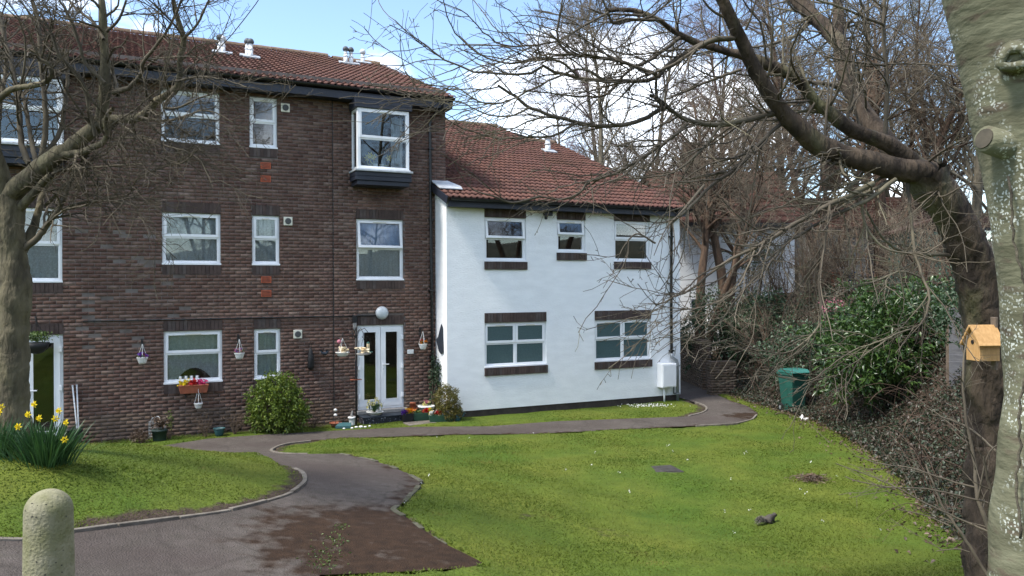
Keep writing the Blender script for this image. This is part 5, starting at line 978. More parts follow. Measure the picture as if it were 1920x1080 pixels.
def pot(name, label, loc, prof, material, plants=(), cat='pot', soil=True, rz=0, group=None, m=20):
    o = empty(name, loc, rz, label, cat, group); MB().lathe(prof, m).build('pot_body', material, o, True); R0 = max(p[0] for p in prof); H0 = max(p[1] for p in prof)
    if soil: MB().lathe([(R0*.86, H0-.045), (R0*.86, H0-.03)], m).build('soil', 'post_wood', o)
    rng = np.random.default_rng(sum(map(ord, label)))
    for kind, mt, n_, sp, h_, r_ in plants:
        q = np.c_[rng.normal(0, sp*.45, (n_, 2)), H0+rng.uniform(.2, 1, n_)*h_]; q[:, :2] = np.clip(q[:, :2], -sp, sp)
        if kind == 'f': blooms(o, q, mt, r_, rng)
        else: obj('leaves', np_mesh('leaves', *leaf_mesh(rng, q, rng.normal(size=q.shape)+[0, 0, .5], r_, r_*.45), mt), o, kind='stuff')
    return o
def bowl(r, h): return [(r*.55, 0), (r*.72, h*.2), (r*.93, h*.75), (r, h*.9), (r*1.05, h*.92), (r*1.05, h), (r*.93, h), (r*.88, h*.7), (r*.5, h*.62)]
def hanging(px, py, off, label, r, h, cord, material, plants, hook=True):
    s, z = fac(px, py, NB-off); w_ = FW(s, off, z); o = pot('hanging_basket', label, tuple(w_), bowl(r, h), material, plants, 'hanging basket', group='hanging baskets on the brick front'); o.rotation_euler = (0, 0, ANG)
    c = MB()
    for k in range(3): a = k*2.094+.5; c.tube([(r*math.cos(a), r*math.sin(a), h), (r*.35*math.cos(a), r*.35*math.sin(a), h+cord*.6), (0, 0, h+cord)], .0045, 5)
    c.build('cords', 'pot_white', o)
    if hook: MB().tube([(0, off+.005, h+cord-.10), (0, off-.01, h+cord+.06), (0, off*.4, h+cord+.09), (0, 0, h+cord+.05), (0, .0, h+cord-.01)], .008, 6).box(-.02, .02, off-.01, off+.005, h+cord-.12, h+cord+.09).build('wall_bracket', 'black', o)
    return o
HB = [('l', 'leaf_basket', 60, .09, .06, .05)]
hanging(267, 682, .2, 'white hanging basket with purple and red flowers left of the ground floor window', .105, .13, .28, 'pot_white', HB+[('f', 'petal_purple', 12, .08, .08, .035), ('f', 'petal_red', 8, .08, .07, .03)]); hanging(449, 673, .2, 'white hanging basket with pink and purple flowers between the two ground floor windows', .105, .13, .3, 'pot_white', HB+[('f', 'petal_rose', 9, .08, .07, .035), ('f', 'petal_purple', 8, .08, .08, .03)])
hanging(793, 655, .2, 'white hanging basket with orange and red flowers right of the french door', .10, .13, .3, 'pot_white', HB+[('f', 'petal_orange', 10, .07, .07, .035), ('f', 'petal_red', 8, .08, .08, .035)]); hanging(372, 766, .22, 'small empty white hanging pot below the red window box', .085, .11, .34, 'pot_white', ())
s, z = fac(68, 664, NB-.35); o = pot('hanging_basket', 'dark wire hanging basket of trailing green leaves above the left door', tuple(FW(s, .35, z)), [(.02, 0), (.12, .03), (.2, .12), (.235, .22), (.22, .22)], 'black', [('l', 'leaf_basket', 420, .26, .2, .06)], 'hanging basket', group='hanging baskets on the brick front')
q = MB()
for k in range(3): a = k*2.1; q.tube([(.22*math.cos(a), .22*math.sin(a), .22), (0, 0, .62)], .004, 4)
q.build('chains', 'black', o); MB().tube([(-.15, .32, .5), (-.12, .2, .72), (-.05, .05, .72), (0, 0, .63)], .009, 6).build('wall_bracket', 'black', o)
# window box
s0, zb = fac(335, 738, NB-.12); s1, _ = fac(390, 738, NB-.12); o = empty('window_box', tuple(FW((s0+s1)/2, .14, zb)), ANG, 'terracotta red window box with yellow red and pink flowers on a bracket', 'window box'); hw = (s1-s0)/2
MB().prism([(-hw*.9, -.08, 0), (hw*.9, -.08, 0), (hw, -.1, .15), (-hw, -.1, .15)], (0, .17, 0)).build('trough', 'terracotta', o, bevel=.006); MB().box(-hw*1.02, hw*1.02, -.115, .085, .15, .175).build('rim', 'terracotta', o, bevel=.005)
rng = np.random.default_rng(4)
for mt, xx in (('petal_yellow', -.62), ('petal_red', -.05), ('petal_pink', .5)): blooms(o, np.c_[rng.normal(xx*hw, .05, 9), rng.normal(0, .03, 9), rng.uniform(.18, .24, 9)], mt, .06, rng)
MB().tube([(-hw*.5, .13, -.12), (-hw*.5, .13, -.005), (-hw*.5, -.07, -.005)], .01, 6).tube([(hw*.5, .13, -.12), (hw*.5, .13, -.005), (hw*.5, -.07, -.005)], .01, 6).build('brackets', 'black', o)
# things standing along the wall
x, y, z = fpos(299, 822, .5); pot('plant_pot', 'dark green black pot with dead stalks under the left hanging basket', (x, y, z), [(.11, 0), (.125, .02), (.145, .2), (.15, .2), (.15, .23), (.13, .23)], 'pot_dark', [('l', 'leaf_dead', 120, .16, .25, .09)])
x, y, z = fpos(295, 806, .22); o = empty('wire_cloche', (x, y, z), ANG, 'grey wire mesh cloche standing behind the dark pot', 'cloche'); q = MB()
for k in range(12): a = k*math.pi/6; q.tube([(.16*math.cos(a), .1*math.sin(a), 0), (.16*math.cos(a), .1*math.sin(a), .34), (.1*math.cos(a), .06*math.sin(a), .43), (0, 0, .46)], .004, 4)
q.build('uprights', 'galv', o)
for h_ in np.arange(.06, .4, .06): MB().tube([(.16*math.cos(a), .1*math.sin(a), h_) for a in np.linspace(0, 6.2832, 17)], .003, 4, False).build('hoop', 'galv', o)
x, y, z = fpos(411, 808, .5); pot('plant_pot', 'teal blue glazed pot left of the round bush', (x, y, z), bowl(.115, .17), 'pot_blue')
x, y, z = fpos(262, 829, .55); shrub('low_shrub', 'low dark purple brown shrub at the foot of the wall', (x, y, z), [((0, 0, .12), (.16, .14, .13))], 500, .06, .02, 'leaf_dead', 1, 10)
x, y, z = fpos(318, 818, .4); shrub('sprig', 'thin yellow green sprig growing right of the dead potted stalks', (x, y, z), [((0, 0, .38), (.07, .06, .2))], 90, .055, .022, 'leaf_box', 1, 6)
# two leaning poles and black box by the left door
for (x0, y0), (x1, y1), lb in (((148, 826), (136, 723), 'white pole leaning on the brick wall, the left of the two'), ((149, 827), (144, 722), 'white pole leaning on the brick wall, the right of the two')):
    s0, _ = fac(x0, y0, NB-.3); s1, z1 = fac(x1, y1, NB-.02); a = FW(s0, .3); a[2] = g1(a[0], a[1])-.02; b = FW(s1, .03, z1); o = empty('garden_pole', tuple(a), 0, lb, 'pole', 'poles leaning on the wall'); MB().tube([np.zeros(3), (b-a)*.5, b-a], .014, 8).build('shaft', 'flue', o, True); MB().tube([(b-a)*.985, (b-a)*1.0+[0, 0, .012]], .018, 8).build('end_cap', 'alu', o)
x, y, z = fpos(138, 826, .25); o = empty('black_box', (x, y, z), ANG, 'black plastic box on the ground beside the left door', 'box'); MB().prism([(-.13, -.1, -.02), (.13, -.1, -.02), (.15, -.12, .3), (-.15, -.12, .3)], (0, .24, 0)).build('body', 'black', o, bevel=.01); MB().box(-.165, .165, -.135, .135, .30, .33).build('lid', 'black', o, bevel=.008)
# black bag and bird ornament hung on the wall
def wl(px, py, off=.03): s, z = fac(px, py, NB-off); return FW(s, off, z)
a = wl(582, 692); o = empty('hanging_bag', tuple(a), ANG, 'long black bag hanging on the brick wall above the round bush', 'bag'); MB().tube([(0, -.03, 0), (0, -.045, .06), (0, -.045, .3), (0, -.03, .42), (0, -.01, .48)], [.05, .075, .062, .04, .016], 12).build('bag_body', 'black', o, True); MB().tube([(-.02, -.01, .47), (-.02, -.005, .57), (.0, .0, .61), (.02, -.005, .57), (.02, -.01, .47)], .006, 6).build('strap', 'black', o)
a = wl(608, 664); o = empty('wall_ornament', tuple(a), ANG, 'small dark bird ornament fixed to the wall right of the black bag', 'ornament'); MB().tube([(-.09, -.02, .07), (-.04, -.04, .03), (.02, -.05, .01), (.06, -.04, .05), (.085, -.03, .07)], [.012, .035, .04, .03, .008], 10).build('body', 'slate', o, True); MB().tube([(-.02, -.03, .0), (-.01, -.03, -.06), (.02, -.03, -.06), (.03, -.03, .0)], .006, 5).build('perch', 'black', o)
for sgn in (-1, 1): MB().poly([(0, -.05, .02), (sgn*.05-.02, -.08, .10), (sgn*.09-.03, -.07, .12), (.05*sgn, -.05, .03)]).build('wing', 'slate', o)
# slate piece on the white return wall
c0 = np.array([A0 if False else 6.80]); s_ = 6.795; base = NW*NV+s_*DV; o = empty('slate_plaque', tuple(base+.33*NV+np.array([0, 0, 1.50])), ANG, 'jagged dark slate piece hanging on the side of the white wall', 'wall ornament'); MB().prism([(-.012, .30, .32), (-.012, .16, .40), (-.012, -.04, .70), (-.012, -.10, .64), (-.012, -.14, .05), (-.012, -.02, .0), (-.012, .12, .06)], (-.02, 0, 0)).build('slate', 'slate', o)
MB().tube([(-.02, -.02, .55), (0.004, -.02, .72)], .004, 5).build('wire', 'black', o)
# ------------------------------------------------------------------ doorstep and pots
st = empty('doorstep', tuple(FW(5.44, .28, 0)), ANG, 'dark pebble faced doorstep below the french door', 'step'); MB().box(-.56, .56, -.19, .19, -.1, .125).build('step_block', 'pebble_step', st, bevel=.015); MB().box(-.575, .575, -.205, .195, .125, .148).build('step_slab', 'slate', st, bevel=.006)
def fpz(px, py, off, z=None): s, _ = fac(px, py, NB-off); p = FW(s, off); return (p[0], p[1], g1(p[0], p[1]) if z is None else z)
def trough(label, loc, L_, wd, h, rz, material, cols, name='trough_planter'):
    o = empty(name, loc, ANG+rz, label, 'planter'); m = MB(); a, b, c, d = L_/2*.9, wd/2*.85, L_/2, wd/2; bt = [(-a, -b, 0), (a, -b, 0), (a, b, 0), (-a, b, 0)]; tp = [(-c, -d, h), (c, -d, h), (c, d, h), (-c, d, h)]; ti = [(x*.94, y*.88, h) for x, y, _ in tp]; bi = [(x*.94, y*.85, h-.05) for x, y, _ in tp]
    m.v = bt+tp+ti+bi; m.f = [(3, 2, 1, 0), (12, 13, 14, 15)]
    for k in range(3):
        for j in range(4): jj = (j+1) % 4; m.f.append((k*4+j, k*4+jj, k*4+4+jj, k*4+4+j))
    m.build('body', material, o, bevel=.006); rng = np.random.default_rng(sum(map(ord, label)))
    n = 70; q = np.c_[rng.uniform(-c*.85, c*.85, n), rng.uniform(-d*.7, d*.7, n), h+rng.uniform(-.03, .04, n)]; obj('leaves', np_mesh('leaves', *leaf_mesh(rng, q, rng.normal(size=q.shape)+[0, 0, .6], .06, .03), 'leaf_basket'), o, kind='stuff')
    for mt, u, n_ in cols: blooms(o, np.c_[rng.normal(u*c, .045, n_), rng.normal(0, d*.35, n_), h+rng.uniform(.0, .07, n_)], mt, .05, rng)
    return o
trough('green trough with white and red flowers, nearest the path by the corner', fpz(827, 797, 1.05), .56, .2, .17, R(-14), 'trough', [('petal_white', .45, 12), ('petal_red', -.1, 10), ('petal_white', -.6, 6)])
trough('dark green trough with red flowers behind the nearest trough', fpz(792, 788, .62), .46, .2, .19, R(-10), 'trough', [('petal_red', .25, 12), ('petal_yellow', .6, 4)])
trough('small black square planter with yellow and purple flowers at the step end', fpz(764, 798, .62), .24, .2, .2, 0, 'black', [('petal_orange', .25, 9), ('petal_yellow', .2, 6), ('petal_purple', -.5, 8)])
pot('flower_bowl', 'wide white bowl of mixed flowers by the corner downpipe', fpz(799, 778, .32, .02), [(.1, 0), (.1, .14), (.18, .19), (.2, .24), (.21, .24), (.21, .27), (.18, .27)], 'pot_white', [('l', 'leaf_basket', 50, .15, .05, .05), ('f', 'petal_pale_yellow', 7, .14, .08, .045), ('f', 'petal_rose', 5, .1, .12, .04)], 'pot')
o = pot('terracotta_pot', 'large terracotta pot with a smaller dark one standing in it beside the door', fpz(774, 784, .28), [(.085, 0), (.115, .2), (.12, .2), (.12, .24), (.10, .24)], 'terracotta'); MB().lathe([(.095, .18), (.07, .36), (.075, .36), (.075, .38)], 18).build('upturned_pot', 'terracotta', o, True)
b = FW(5.2, .3, .148); o = pot('daffodil_bowl', 'white bowl of pale daffodils on the doorstep', tuple(b), bowl(.19, .09), 'pot_white', [('l', 'leaf_basket', 30, .12, .03, .05)], 'pot'); rng = np.random.default_rng(12); n = 70; bb = np.c_[rng.normal(0, .05, (n, 2)), np.full(n, .07)]; d = unit(np.c_[rng.normal(0, .32, (n, 2)), np.ones(n)]); obj('daffodil_leaves', np_mesh('daffodil_leaves', *leaf_mesh(rng, bb, d, rng.uniform(.2, .34, n), .018, .2, .05), 'leaf_daffodil'), o, kind='stuff'); blooms(o, [(-.13, -.05, .33), (-.06, -.04, .29), (.02, 0, .37), (.08, -.03, .31), (.14, 0, .25), (-.1, 0, .24), (.0, -.06, .27), (-.15, -.02, .2)], 'petal_pale_yellow', .05, rng, 'daffodil_flowers'); blooms(o, [(.08, -.12, .1), (.12, -.08, .11), (-.13, -.1, .12)], 'petal_white', .045, rng)
o = pot('pedestal_pot', 'small white pedestal pot left of the doorstep beside the pole', fpz(660, 789, .5), [(.06, 0), (.07, .01), (.06, .04), (.075, .15), (.09, .16), (.09, .19), (.07, .19)], 'pot_white'); MB().tube([(0, 0, .17), (0, -.01, .24), (.01, -.02, .30), (.015, -.03, .335)], [.035, .03, .018, .006], 8).build('bird_figure', 'stone_sill', o, True)
pot('terracotta_bowl', 'shallow terracotta bowl on the ground at the foot of the flower stake', fpz(629, 793, .5), bowl(.13, .09), 'terracotta', (), 'bowl')
o = empty('seed_tray', fpz(645, 797, .72), ANG+R(-25), 'grey green plastic tray tipped up beside the terracotta bowl', 'tray'); t_ = MB().prism([(-.17, -.08, .01), (.17, -.08, .01), (.15, .08, .07), (-.15, .08, .07)], (0, .01, .03)).build('tray_body', 'pot_blue', o, bevel=.006); MB().box(-.17, .17, -.1, -.08, .0, .05).build('tray_rim', 'pot_blue', o)
for px, py, off, lb, hs in [(629, 792, .47, 'white flower ornament on a thin stake left of the door pole', (.25, .36)), (859, 790, 1.1, 'white flower stake beside the bronze green bush', (.30, .45))]:
    o = empty('garden_stake', fpz(px, py, off), 0, lb, 'garden stake'); MB().tube([(0, 0, -.05), (.005, 0, .2), (0, 0, max(hs)+.03)], .005, 6).build('stake', 'black', o)
    for h_ in hs: MB().lathe([(.008, h_-.03), (.036, h_-.012), (.042, h_+.008), (.02, h_+.03), (.004, h_+.035)], 10).build('ornament', 'pot_white', o, True)
o = empty('watering_can', fpz(856, 797, 1.12), ANG, 'dark blue watering can at the right end of the nearest trough', 'watering can'); MB().lathe([(.075, 0), (.085, .01), (.08, .14), (.06, .17), (.05, .17)], 18).build('can_body', 'pot_blue', o, True); MB().tube([(.06, 0, .04), (.15, 0, .1), (.2, 0, .17)], [.02, .013, .012], 8).build('spout', 'pot_blue', o, True); MB().tube([(-.07, 0, .05), (-.13, 0, .11), (-.1, 0, .19), (-.03, 0, .2)], .01, 8).build('handle', 'pot_blue', o, True); MB().lathe([(.012, 0), (.035, .02)], 12, (.2, 0, .16)).build('rose', 'pot_blue', o)
o = empty('white_post', fpz(849, 798, 1.12), 0, 'short white marker post at the end of the nearest trough', 'post'); MB().tube([(0, 0, -.05), (0, 0, .36)], .014, 8).build('shaft', 'pot_white', o, True); MB().lathe([(.02, .36), (.02, .38), (.005, .39)], 10).build('cap', 'pot_white', o)
sl_ = empty('paving_slab', fpz(790, 801, 1.0), ANG, 'pale concrete paving slab beside the troughs', 'paving slab'); MB().box(-.36, .3, -.22, .22, -.04, .022).build('slab', 'edging', sl_, bevel=.008)
for i, (px, py, r_) in enumerate([(668, 798, .04), (677, 799, .05), (685, 798, .035), (693, 799, .03), (645, 801, .03), (660, 800, .035)]):
    p = fpz(px, py, .85+.03*(i % 3)); o = empty('pebble', p, i, f'{["round", "oval", "flat", "tiny", "pale", "rough"][i]} white pebble on the ground in front of the doorstep pole', 'stone', 'white stones by the step'); me = MB().lathe([(.01, -.01), (r_*.8, 0), (r_, r_*.35), (r_*.75, r_*.7), (.004, r_*.85)], 9).build('stone', 'pot_white', o, True)
# bird feeder pole ------------------------------------------------------------------
pb = np.array(fpz(668, 797, .6)); FP = empty('feeder_pole', tuple(pb), ANG, 'tall black bird feeder pole with curled hooks left of the french door', 'pole'); HT = 2.12
MB().tube([(0, 0, -.1), (0, 0, HT)], .019, 10).build('shaft', 'black', FP, True)
for k, (dx, dy) in enumerate(((.28, 0), (-.30, 0), (.12, -.18), (-.12, -.16))):
    f = 1/math.hypot(dx, dy); ln = math.hypot(dx, dy); MB().tube([(0, 0, HT-.22), (dx*.25, dy*.25, HT-.02), (dx*.7, dy*.7, HT+.05), (dx*1.0, dy*1.0, HT-.05), (dx*.97, dy*.97, HT-.16), (dx*.85, dy*.85, HT-.13)], .008, 6).build('hook', 'black', FP, True)
MB().lathe([(.01, HT), (.025, HT+.02), (.02, HT+.05), (.003, HT+.08)], 10).build('finial', 'black', FP); MB().box(-.12, .12, -.05, .05, 1.02, 1.035).build('perch_tray', 'terracotta', FP)
M0 = Matrix.Translation(Vector(pb)) @ Matrix.Rotation(ANG, 4, 'Z')
def onpole(x, y, z): return tuple(M0 @ Vector((x, y, z)))
o = empty('seed_dish', onpole(-.30, 0, 1.56), ANG, 'white hanging seed dish full of bread on the left arm of the feeder pole', 'bird feeder', 'feeders on the pole'); MB().lathe(bowl(.15, .09), 20).build('dish', 'pot_white', o, True); q = MB()
for k in range(3): a = k*2.09; q.tube([(.14*math.cos(a), .14*math.sin(a), .09), (0, 0, HT-1.56-.16)], .004, 4)
q.build('cords', 'pot_white', o); rng = np.random.default_rng(6)
def bread(par, n, sp, z0):
    m = MB()
    for k in range(n): M_ = Matrix.Translation((rng.normal(0, sp*.5), rng.normal(0, sp*.4), z0+rng.uniform(0, .12))) @ Matrix.Rotation(rng.uniform(0, 3), 4, 'Z') @ Matrix.Rotation(rng.uniform(-.6, .6), 4, 'X'); m.box(-.045, .045, -.03, .03, -.008, .012, M_)
    m.build('bread', 'bread', par, kind='stuff')
mat('bread', (.62, .46, .26), (.72, .66, .52), 9, .9)
bread(o, 18, .11, .09)
o = empty('seed_dish', onpole(.12, -.18, 1.58), ANG, 'round tray heaped with bread just right of the feeder pole', 'bird feeder', 'feeders on the pole'); MB().lathe([(.10, 0), (.15, .02), (.155, .04), (.14, .04)], 18).build('dish', 'stone_sill', o, True); bread(o, 18, .11, .05); MB().tube([(.1, 0, .03), (0, 0, HT-1.58-.16)], .004, 4).tube([(-.1, 0, .03), (0, 0, HT-1.58-.16)], .004, 4).build('cords', 'black', o)
o = empty('seed_feeder', onpole(.28, 0, 1.62), ANG, 'tube seed feeder with green base hanging on the right arm of the pole', 'bird feeder', 'feeders on the pole'); MB().lathe([(.035, .02), (.035, .2), (.03, .21)], 14).build('tube', 'bread', o, True); MB().lathe([(.1, 0), (.11, .012), (.1, .02), (.03, .022)], 16).build('base_tray', 'bin_green', o, True); MB().lathe([(.04, .2), (.04, .215), (.01, .24)], 14).build('lid', 'bin_green', o); MB().tube([(-.04, 0, .2), (-.045, 0, .3), (0, 0, .35), (.045, 0, .3), (.04, 0, .2)], .005, 6).build('wire_handle', 'black', o)
o = empty('fat_ball', onpole(-.38, -.02, 1.84), ANG, 'pink ball hanging at the far left of the feeder pole', 'bird feeder', 'feeders on the pole'); MB().lathe([(.008, 0), (.035, .012), (.05, .04), (.048, .06), (.03, .085), (.006, .095)], 14).build('ball', 'petal_rose', o, True); MB().tube([(0, 0, .09), (.04, .01, .16), (.08, .02, .2)], .004, 5).build('cord', 'black', o)
# ------------------------------------------------------------------ green wheelie bin
def wheelie():
    p = G(1487, 772); o = empty('wheelie_bin', tuple(p), R(18), 'green wheelie bin with lighter lid at the foot of the bank', 'bin'); o.scale = (.86, .86, 1)
    m = MB(); b = [(-.21, -.24), (.21, -.24), (.21, .22), (-.21, .22)]; t = [(-.28, -.33), (.28, -.33), (.28, .33), (-.28, .33)]; m.v = [(*q, .03) for q in b]+[(q[0]*.5+w_[0]*.5, q[1]*.5+w_[1]*.5, .5) for q, w_ in zip(b, t)]+[(*q, .94) for q in t]; m.f = [(3, 2, 1, 0), (8, 9, 10, 11)]
    for k in range(2):
        for j in range(4): jj = (j+1) % 4; m.f.append((k*4+j, k*4+jj, k*4+4+jj, k*4+4+j))
    B_ = m.build('bin_body', 'bin_green', o, bevel=.03); MB().box(-.30, .30, -.35, .35, .90, .95).build('rim', 'bin_green', o, bevel=.015)
    L_ = MB(); L_.prism([(-.305, -.38, .955), (-.305, .34, .955), (-.305, .36, 1.0), (-.305, .2, 1.05), (-.305, -.25, 1.05), (-.305, -.38, .985)], (.61, 0, 0)); L_.build('lid', 'bin_lid', o, bevel=.02)
    MB().tube([(-.24, .36, .98), (-.24, .43, 1.0), (.24, .43, 1.0), (.24, .36, .98)], .016, 8).build('handle', 'bin_green', o, True)
    for sx in (-1, 1):
        wv = MB().tube([(sx*.21, .22, .1), (sx*.27, .22, .1)], .1, 18).build('wheel', 'black', o); MB().tube([(sx*.268, .22, .1), (sx*.276, .22, .1)], .045, 12).build('hub', 'galv', wv)
wheelie()
# ------------------------------------------------------------------ nest box
def nestbox():
    p = P(1824, 676, 6.66); o = empty('nest_box', tuple(p), R(-84), 'orange brown wooden nest box with gabled roof on the dark leaning trunk', 'nest box'); w2, dp, h, ap = .082, .18, .165, .27
    MB().prism([(-w2, 0, 0), (w2, 0, 0), (w2, 0, h), (0, 0, ap), (-w2, 0, h)], (0, dp, 0)).build('box_body', 'bird_wood', o, bevel=.003)
    for sx in (-1, 1):
        a = np.array([0, -.03, ap+.012]); b = np.array([sx*(w2+.035), -.03, h-.045]); n_ = np.array([sx*.012, 0, .012]); MB().prism([a, b, b+n_, a+n_+[0, 0, .004]], (0, dp+.05, 0)).build('roof_board', 'bird_wood', o, bevel=.002)
    for k in range(1, 3): MB().box(w2+.0, w2+.0015, .004, dp-.004, .05*k, .05*k+.002).build('plank_joint', 'post_wood', o)
    MB().lathe([(.017, 0), (.017, .004)], 16, (0, -.001, .155), 'y').build('entrance_hole', 'black', o)
    MB().box(-.03, .03, dp, dp+.025, -.08, ap+.09).build('mounting_batten', 'post_wood', o, bevel=.004)
nestbox()
# ------------------------------------------------------------------ bollard
def bollard():
    x, y = P(91, 918, 4.0)[:2]; z = g1(x, y); top = P(91, 917, 4.0)[2]; h = top-z; o = empty('concrete_bollard', (x, y, z), 0, 'round topped pitted concrete bollard at bottom left', 'bollard'); r0, r1 = .122, .110
    prof = [(r0*1.02, -.1), (r0, 0)]+[(r0+(r1-r0)*k/10, (h-r1)*k/10) for k in range(1, 11)]+[(r1*math.cos(a), h-r1+r1*math.sin(a)) for a in np.linspace(.12, 1.5, 12)]
    b = MB().lathe(prof, 64).build('shaft', 'bollard', o, True)
    rng = np.random.default_rng(2); q = MB()
    for k in range(46):
        a = rng.uniform(-math.pi, 0); zz = rng.uniform(.15, h-.03); rr = r0+(r1-r0)*min(1, zz/(h-r1)); 
        if zz > h-r1: rr = math.sqrt(max(1e-6, r1*r1-(zz-h+r1)**2))
        s_ = rng.uniform(.0016, .0042); n_ = np.array([math.cos(a), math.sin(a), 0]); c = n_*rr+[0, 0, zz]; u = np.array([-n_[1], n_[0], 0]); q.poly([c+n_*.0012+s_*(math.cos(t)*u*1.3+math.sin(t)*np.array([0, 0, 1])) for t in np.linspace(0, 5.5, 7)])
    q.build('pits', 'pit', o, kind='stuff')
mat('bollard', (.27, .25, .175), (.18, .17, .11), 7, .9, .008, 70, c3=(.14, .14, .06), s3=3.5, l3=.42, h3=.65); mat('pit', (.05, .047, .038), None, rough=1)
bollard()
# ------------------------------------------------------------------ daffodils by the tree
def daffs(px, py, Y, n, spread, hgt, label, flowers):
    p = P(px, py, Y); b = np.array([p[0], p[1], g1(p[0], p[1])]); o = empty('daffodil_clump', tuple(b), 0, label, 'flowers', 'daffodil clumps beside the left tree'); rng = np.random.default_rng(px+500); V, F_ = [], []
    base = np.c_[rng.normal(0, spread*.30, n), rng.normal(0, spread*.22, n), np.full(n, -.01)]; d = np.c_[base[:, :2]*2.2+rng.normal(0, .13, (n, 2)), np.ones(n)]; d = unit(d); ln = rng.uniform(.55, 1.05, n)*hgt; a = [base]
    for k in range(5): a.append(a[-1]+d*(ln/5)[:, None]); d = unit(d+np.c_[d[:, :2]*.16, np.full(n, -.03)]+rng.normal(0, .03, (n, 3)))
    A_ = np.stack(a, 1); an = rng.random(n)*6.28; q = np.c_[np.cos(an), np.sin(an), np.zeros(n)]; wv = np.array([.005, .007, .007, .006, .005, .001]); L1 = A_-q[:, None]*wv[None, :, None]; L2 = A_+q[:, None]*wv[None, :, None]; V = np.stack([L1, L2], 2).reshape(-1, 3); i = np.arange(n*12).reshape(n, 6, 2); F_ = np.stack([i[:, :-1, 0], i[:, :-1, 1], i[:, 1:, 1], i[:, 1:, 0]], -1).reshape(-1, 4)
    obj('leaves', np_mesh('leaves', V, F_, 'leaf_daffodil'), o, kind='stuff')
    for fx, fy in flowers:
        c = P(fx, fy, Y-.12-rng.uniform(0, .12))-b; yaw = rng.uniform(-.7, .7); pit_ = rng.uniform(-.3, .1); m = MB(); M_ = Matrix.Translation(Vector(c)) @ Matrix.Rotation(yaw, 4, 'Z') @ Matrix.Rotation(pit_, 4, 'X')
        for k in range(6):
            a0 = k*1.0472; mk = lambda r_, t, y_: tuple(M_ @ Vector((r_*math.cos(a0+t), y_, r_*math.sin(a0+t)))); m.poly([mk(.006, 0, 0), mk(.024, -.42, -.004), mk(.042, 0, .004), mk(.024, .42, -.004)])
        f = m.build('flower', 'petal_yellow', o); t_ = MB(); pr = [M_ @ Vector((0, y_, 0)) for y_ in (.004, -.012, -.026)]; t_.tube([tuple(v) for v in pr], [.009, .012, .018], 10, False); t_.build('trumpet', 'petal_orange' if False else 'petal_yellow', f, True)
        MB().tube([(rng.normal(0, .08), rng.normal(0, .05), 0), tuple(np.array(c)*[.75, .75, .6]), tuple(np.array(c)+[0, .012, -.012]), tuple(np.array(c)+[0, .006, 0])], .0042, 6).build('flower_stem', 'leaf_daffodil', f, True)
daffs(84, 866, 8.0, 420, .36, .46, 'large daffodil clump with yellow blooms right of the left tree trunk', [(65, 758), (53, 777), (74, 784), (34, 800), (104, 785), (111, 770), (121, 824), (125, 792)]); daffs(-6, 862, 8.1, 260, .30, .42, 'daffodil clump at left edge of photo in front of the tree trunk', [(2, 763), (1, 772), (-14, 780)])
# ------------------------------------------------------------------ squirrel
mat('fur', (.075, .062, .048), (.045, .042, .04), 40, .95, .004, 160); mat('fur_pale', (.2, .18, .15), (.09, .08, .07), 40, .95)
def squirrel():
    p = G(1438, 983); me = bpy.data.meshes.new('squirrel')
    v = [((0, 0, .07), .052), ((.055, 0, .098), .055), ((.11, 0, .09), .045), ((.145, 0, .105), .032), ((.18, 0, .115), .032), ((.21, 0, .10), .017), ((.222, 0, .095), .009), ((.168, .02, .15), .009), ((.168, -.02, .15), .009), ((.02, .045, .05), .03), ((.02, -.045, .05), .03), ((.065, .05, .010), .012), ((.065, -.05, .010), .012), ((.115, .03, .045), .015), ((.115, -.03, .045), .015), ((.145, .022, .010), .009), ((.145, -.022, .010), .009),
         ((-.045, 0, .06), .018), ((-.085, 0, .085), .030), ((-.13, 0, .112), .037), ((-.175, 0, .105), .034), ((-.21, 0, .085), .018)]
    e = [(0, 1), (1, 2), (2, 3), (3, 4), (4, 5), (5, 6), (4, 7), (4, 8), (0, 9), (0, 10), (9, 11), (10, 12), (2, 13), (2, 14), (13, 15), (14, 16), (0, 17), (17, 18), (18, 19), (19, 20), (20, 21)]
    me.from_pydata([a for a, _ in v], e, []); me.materials.append(MATS['fur']); o = bpy.data.objects.new('squirrel', me); o.location = p; o.rotation_euler = (0, 0, R(32)); o.scale = (.86,)*3
    sk = o.modifiers.new('skin', 'SKIN'); ly = me.skin_vertices[0] if me.skin_vertices else None
    link(o, None, 'grey squirrel crouching on the lawn with its tail stretched behind', 'squirrel'); bpy.context.view_layer.objects.active = o
    if not me.skin_vertices: me.attributes
    for i, (_, r_) in enumerate(v): me.skin_vertices[0].data[i].radius = (r_, r_); me.skin_vertices[0].data[i].use_root = i == 0
    s_ = o.modifiers.new('sub', 'SUBSURF'); s_.levels = s_.render_levels = 2
    for y in (-.026, .026): MB().lathe([(.001, -.006), (.006, 0), (.001, .006)], 8, (.196, y, .122)).build('eye', 'black', o, True)
    rng = np.random.default_rng(3); n = 500; t = rng.random(n); c = np.stack([np.interp(t, [0, .33, .66, 1], w_) for w_ in ([-.06, -.11, -.16, -.215], [0, 0, 0, 0], [.07, .105, .108, .085])], 1); d = rng.normal(size=(n, 3))+[-.6, 0, .1]; obj('tail_fur', np_mesh('tail_fur', *leaf_mesh(rng, c+unit(d)*.018, d, .045, .006), 'fur_pale'), o, kind='stuff')
squirrel()
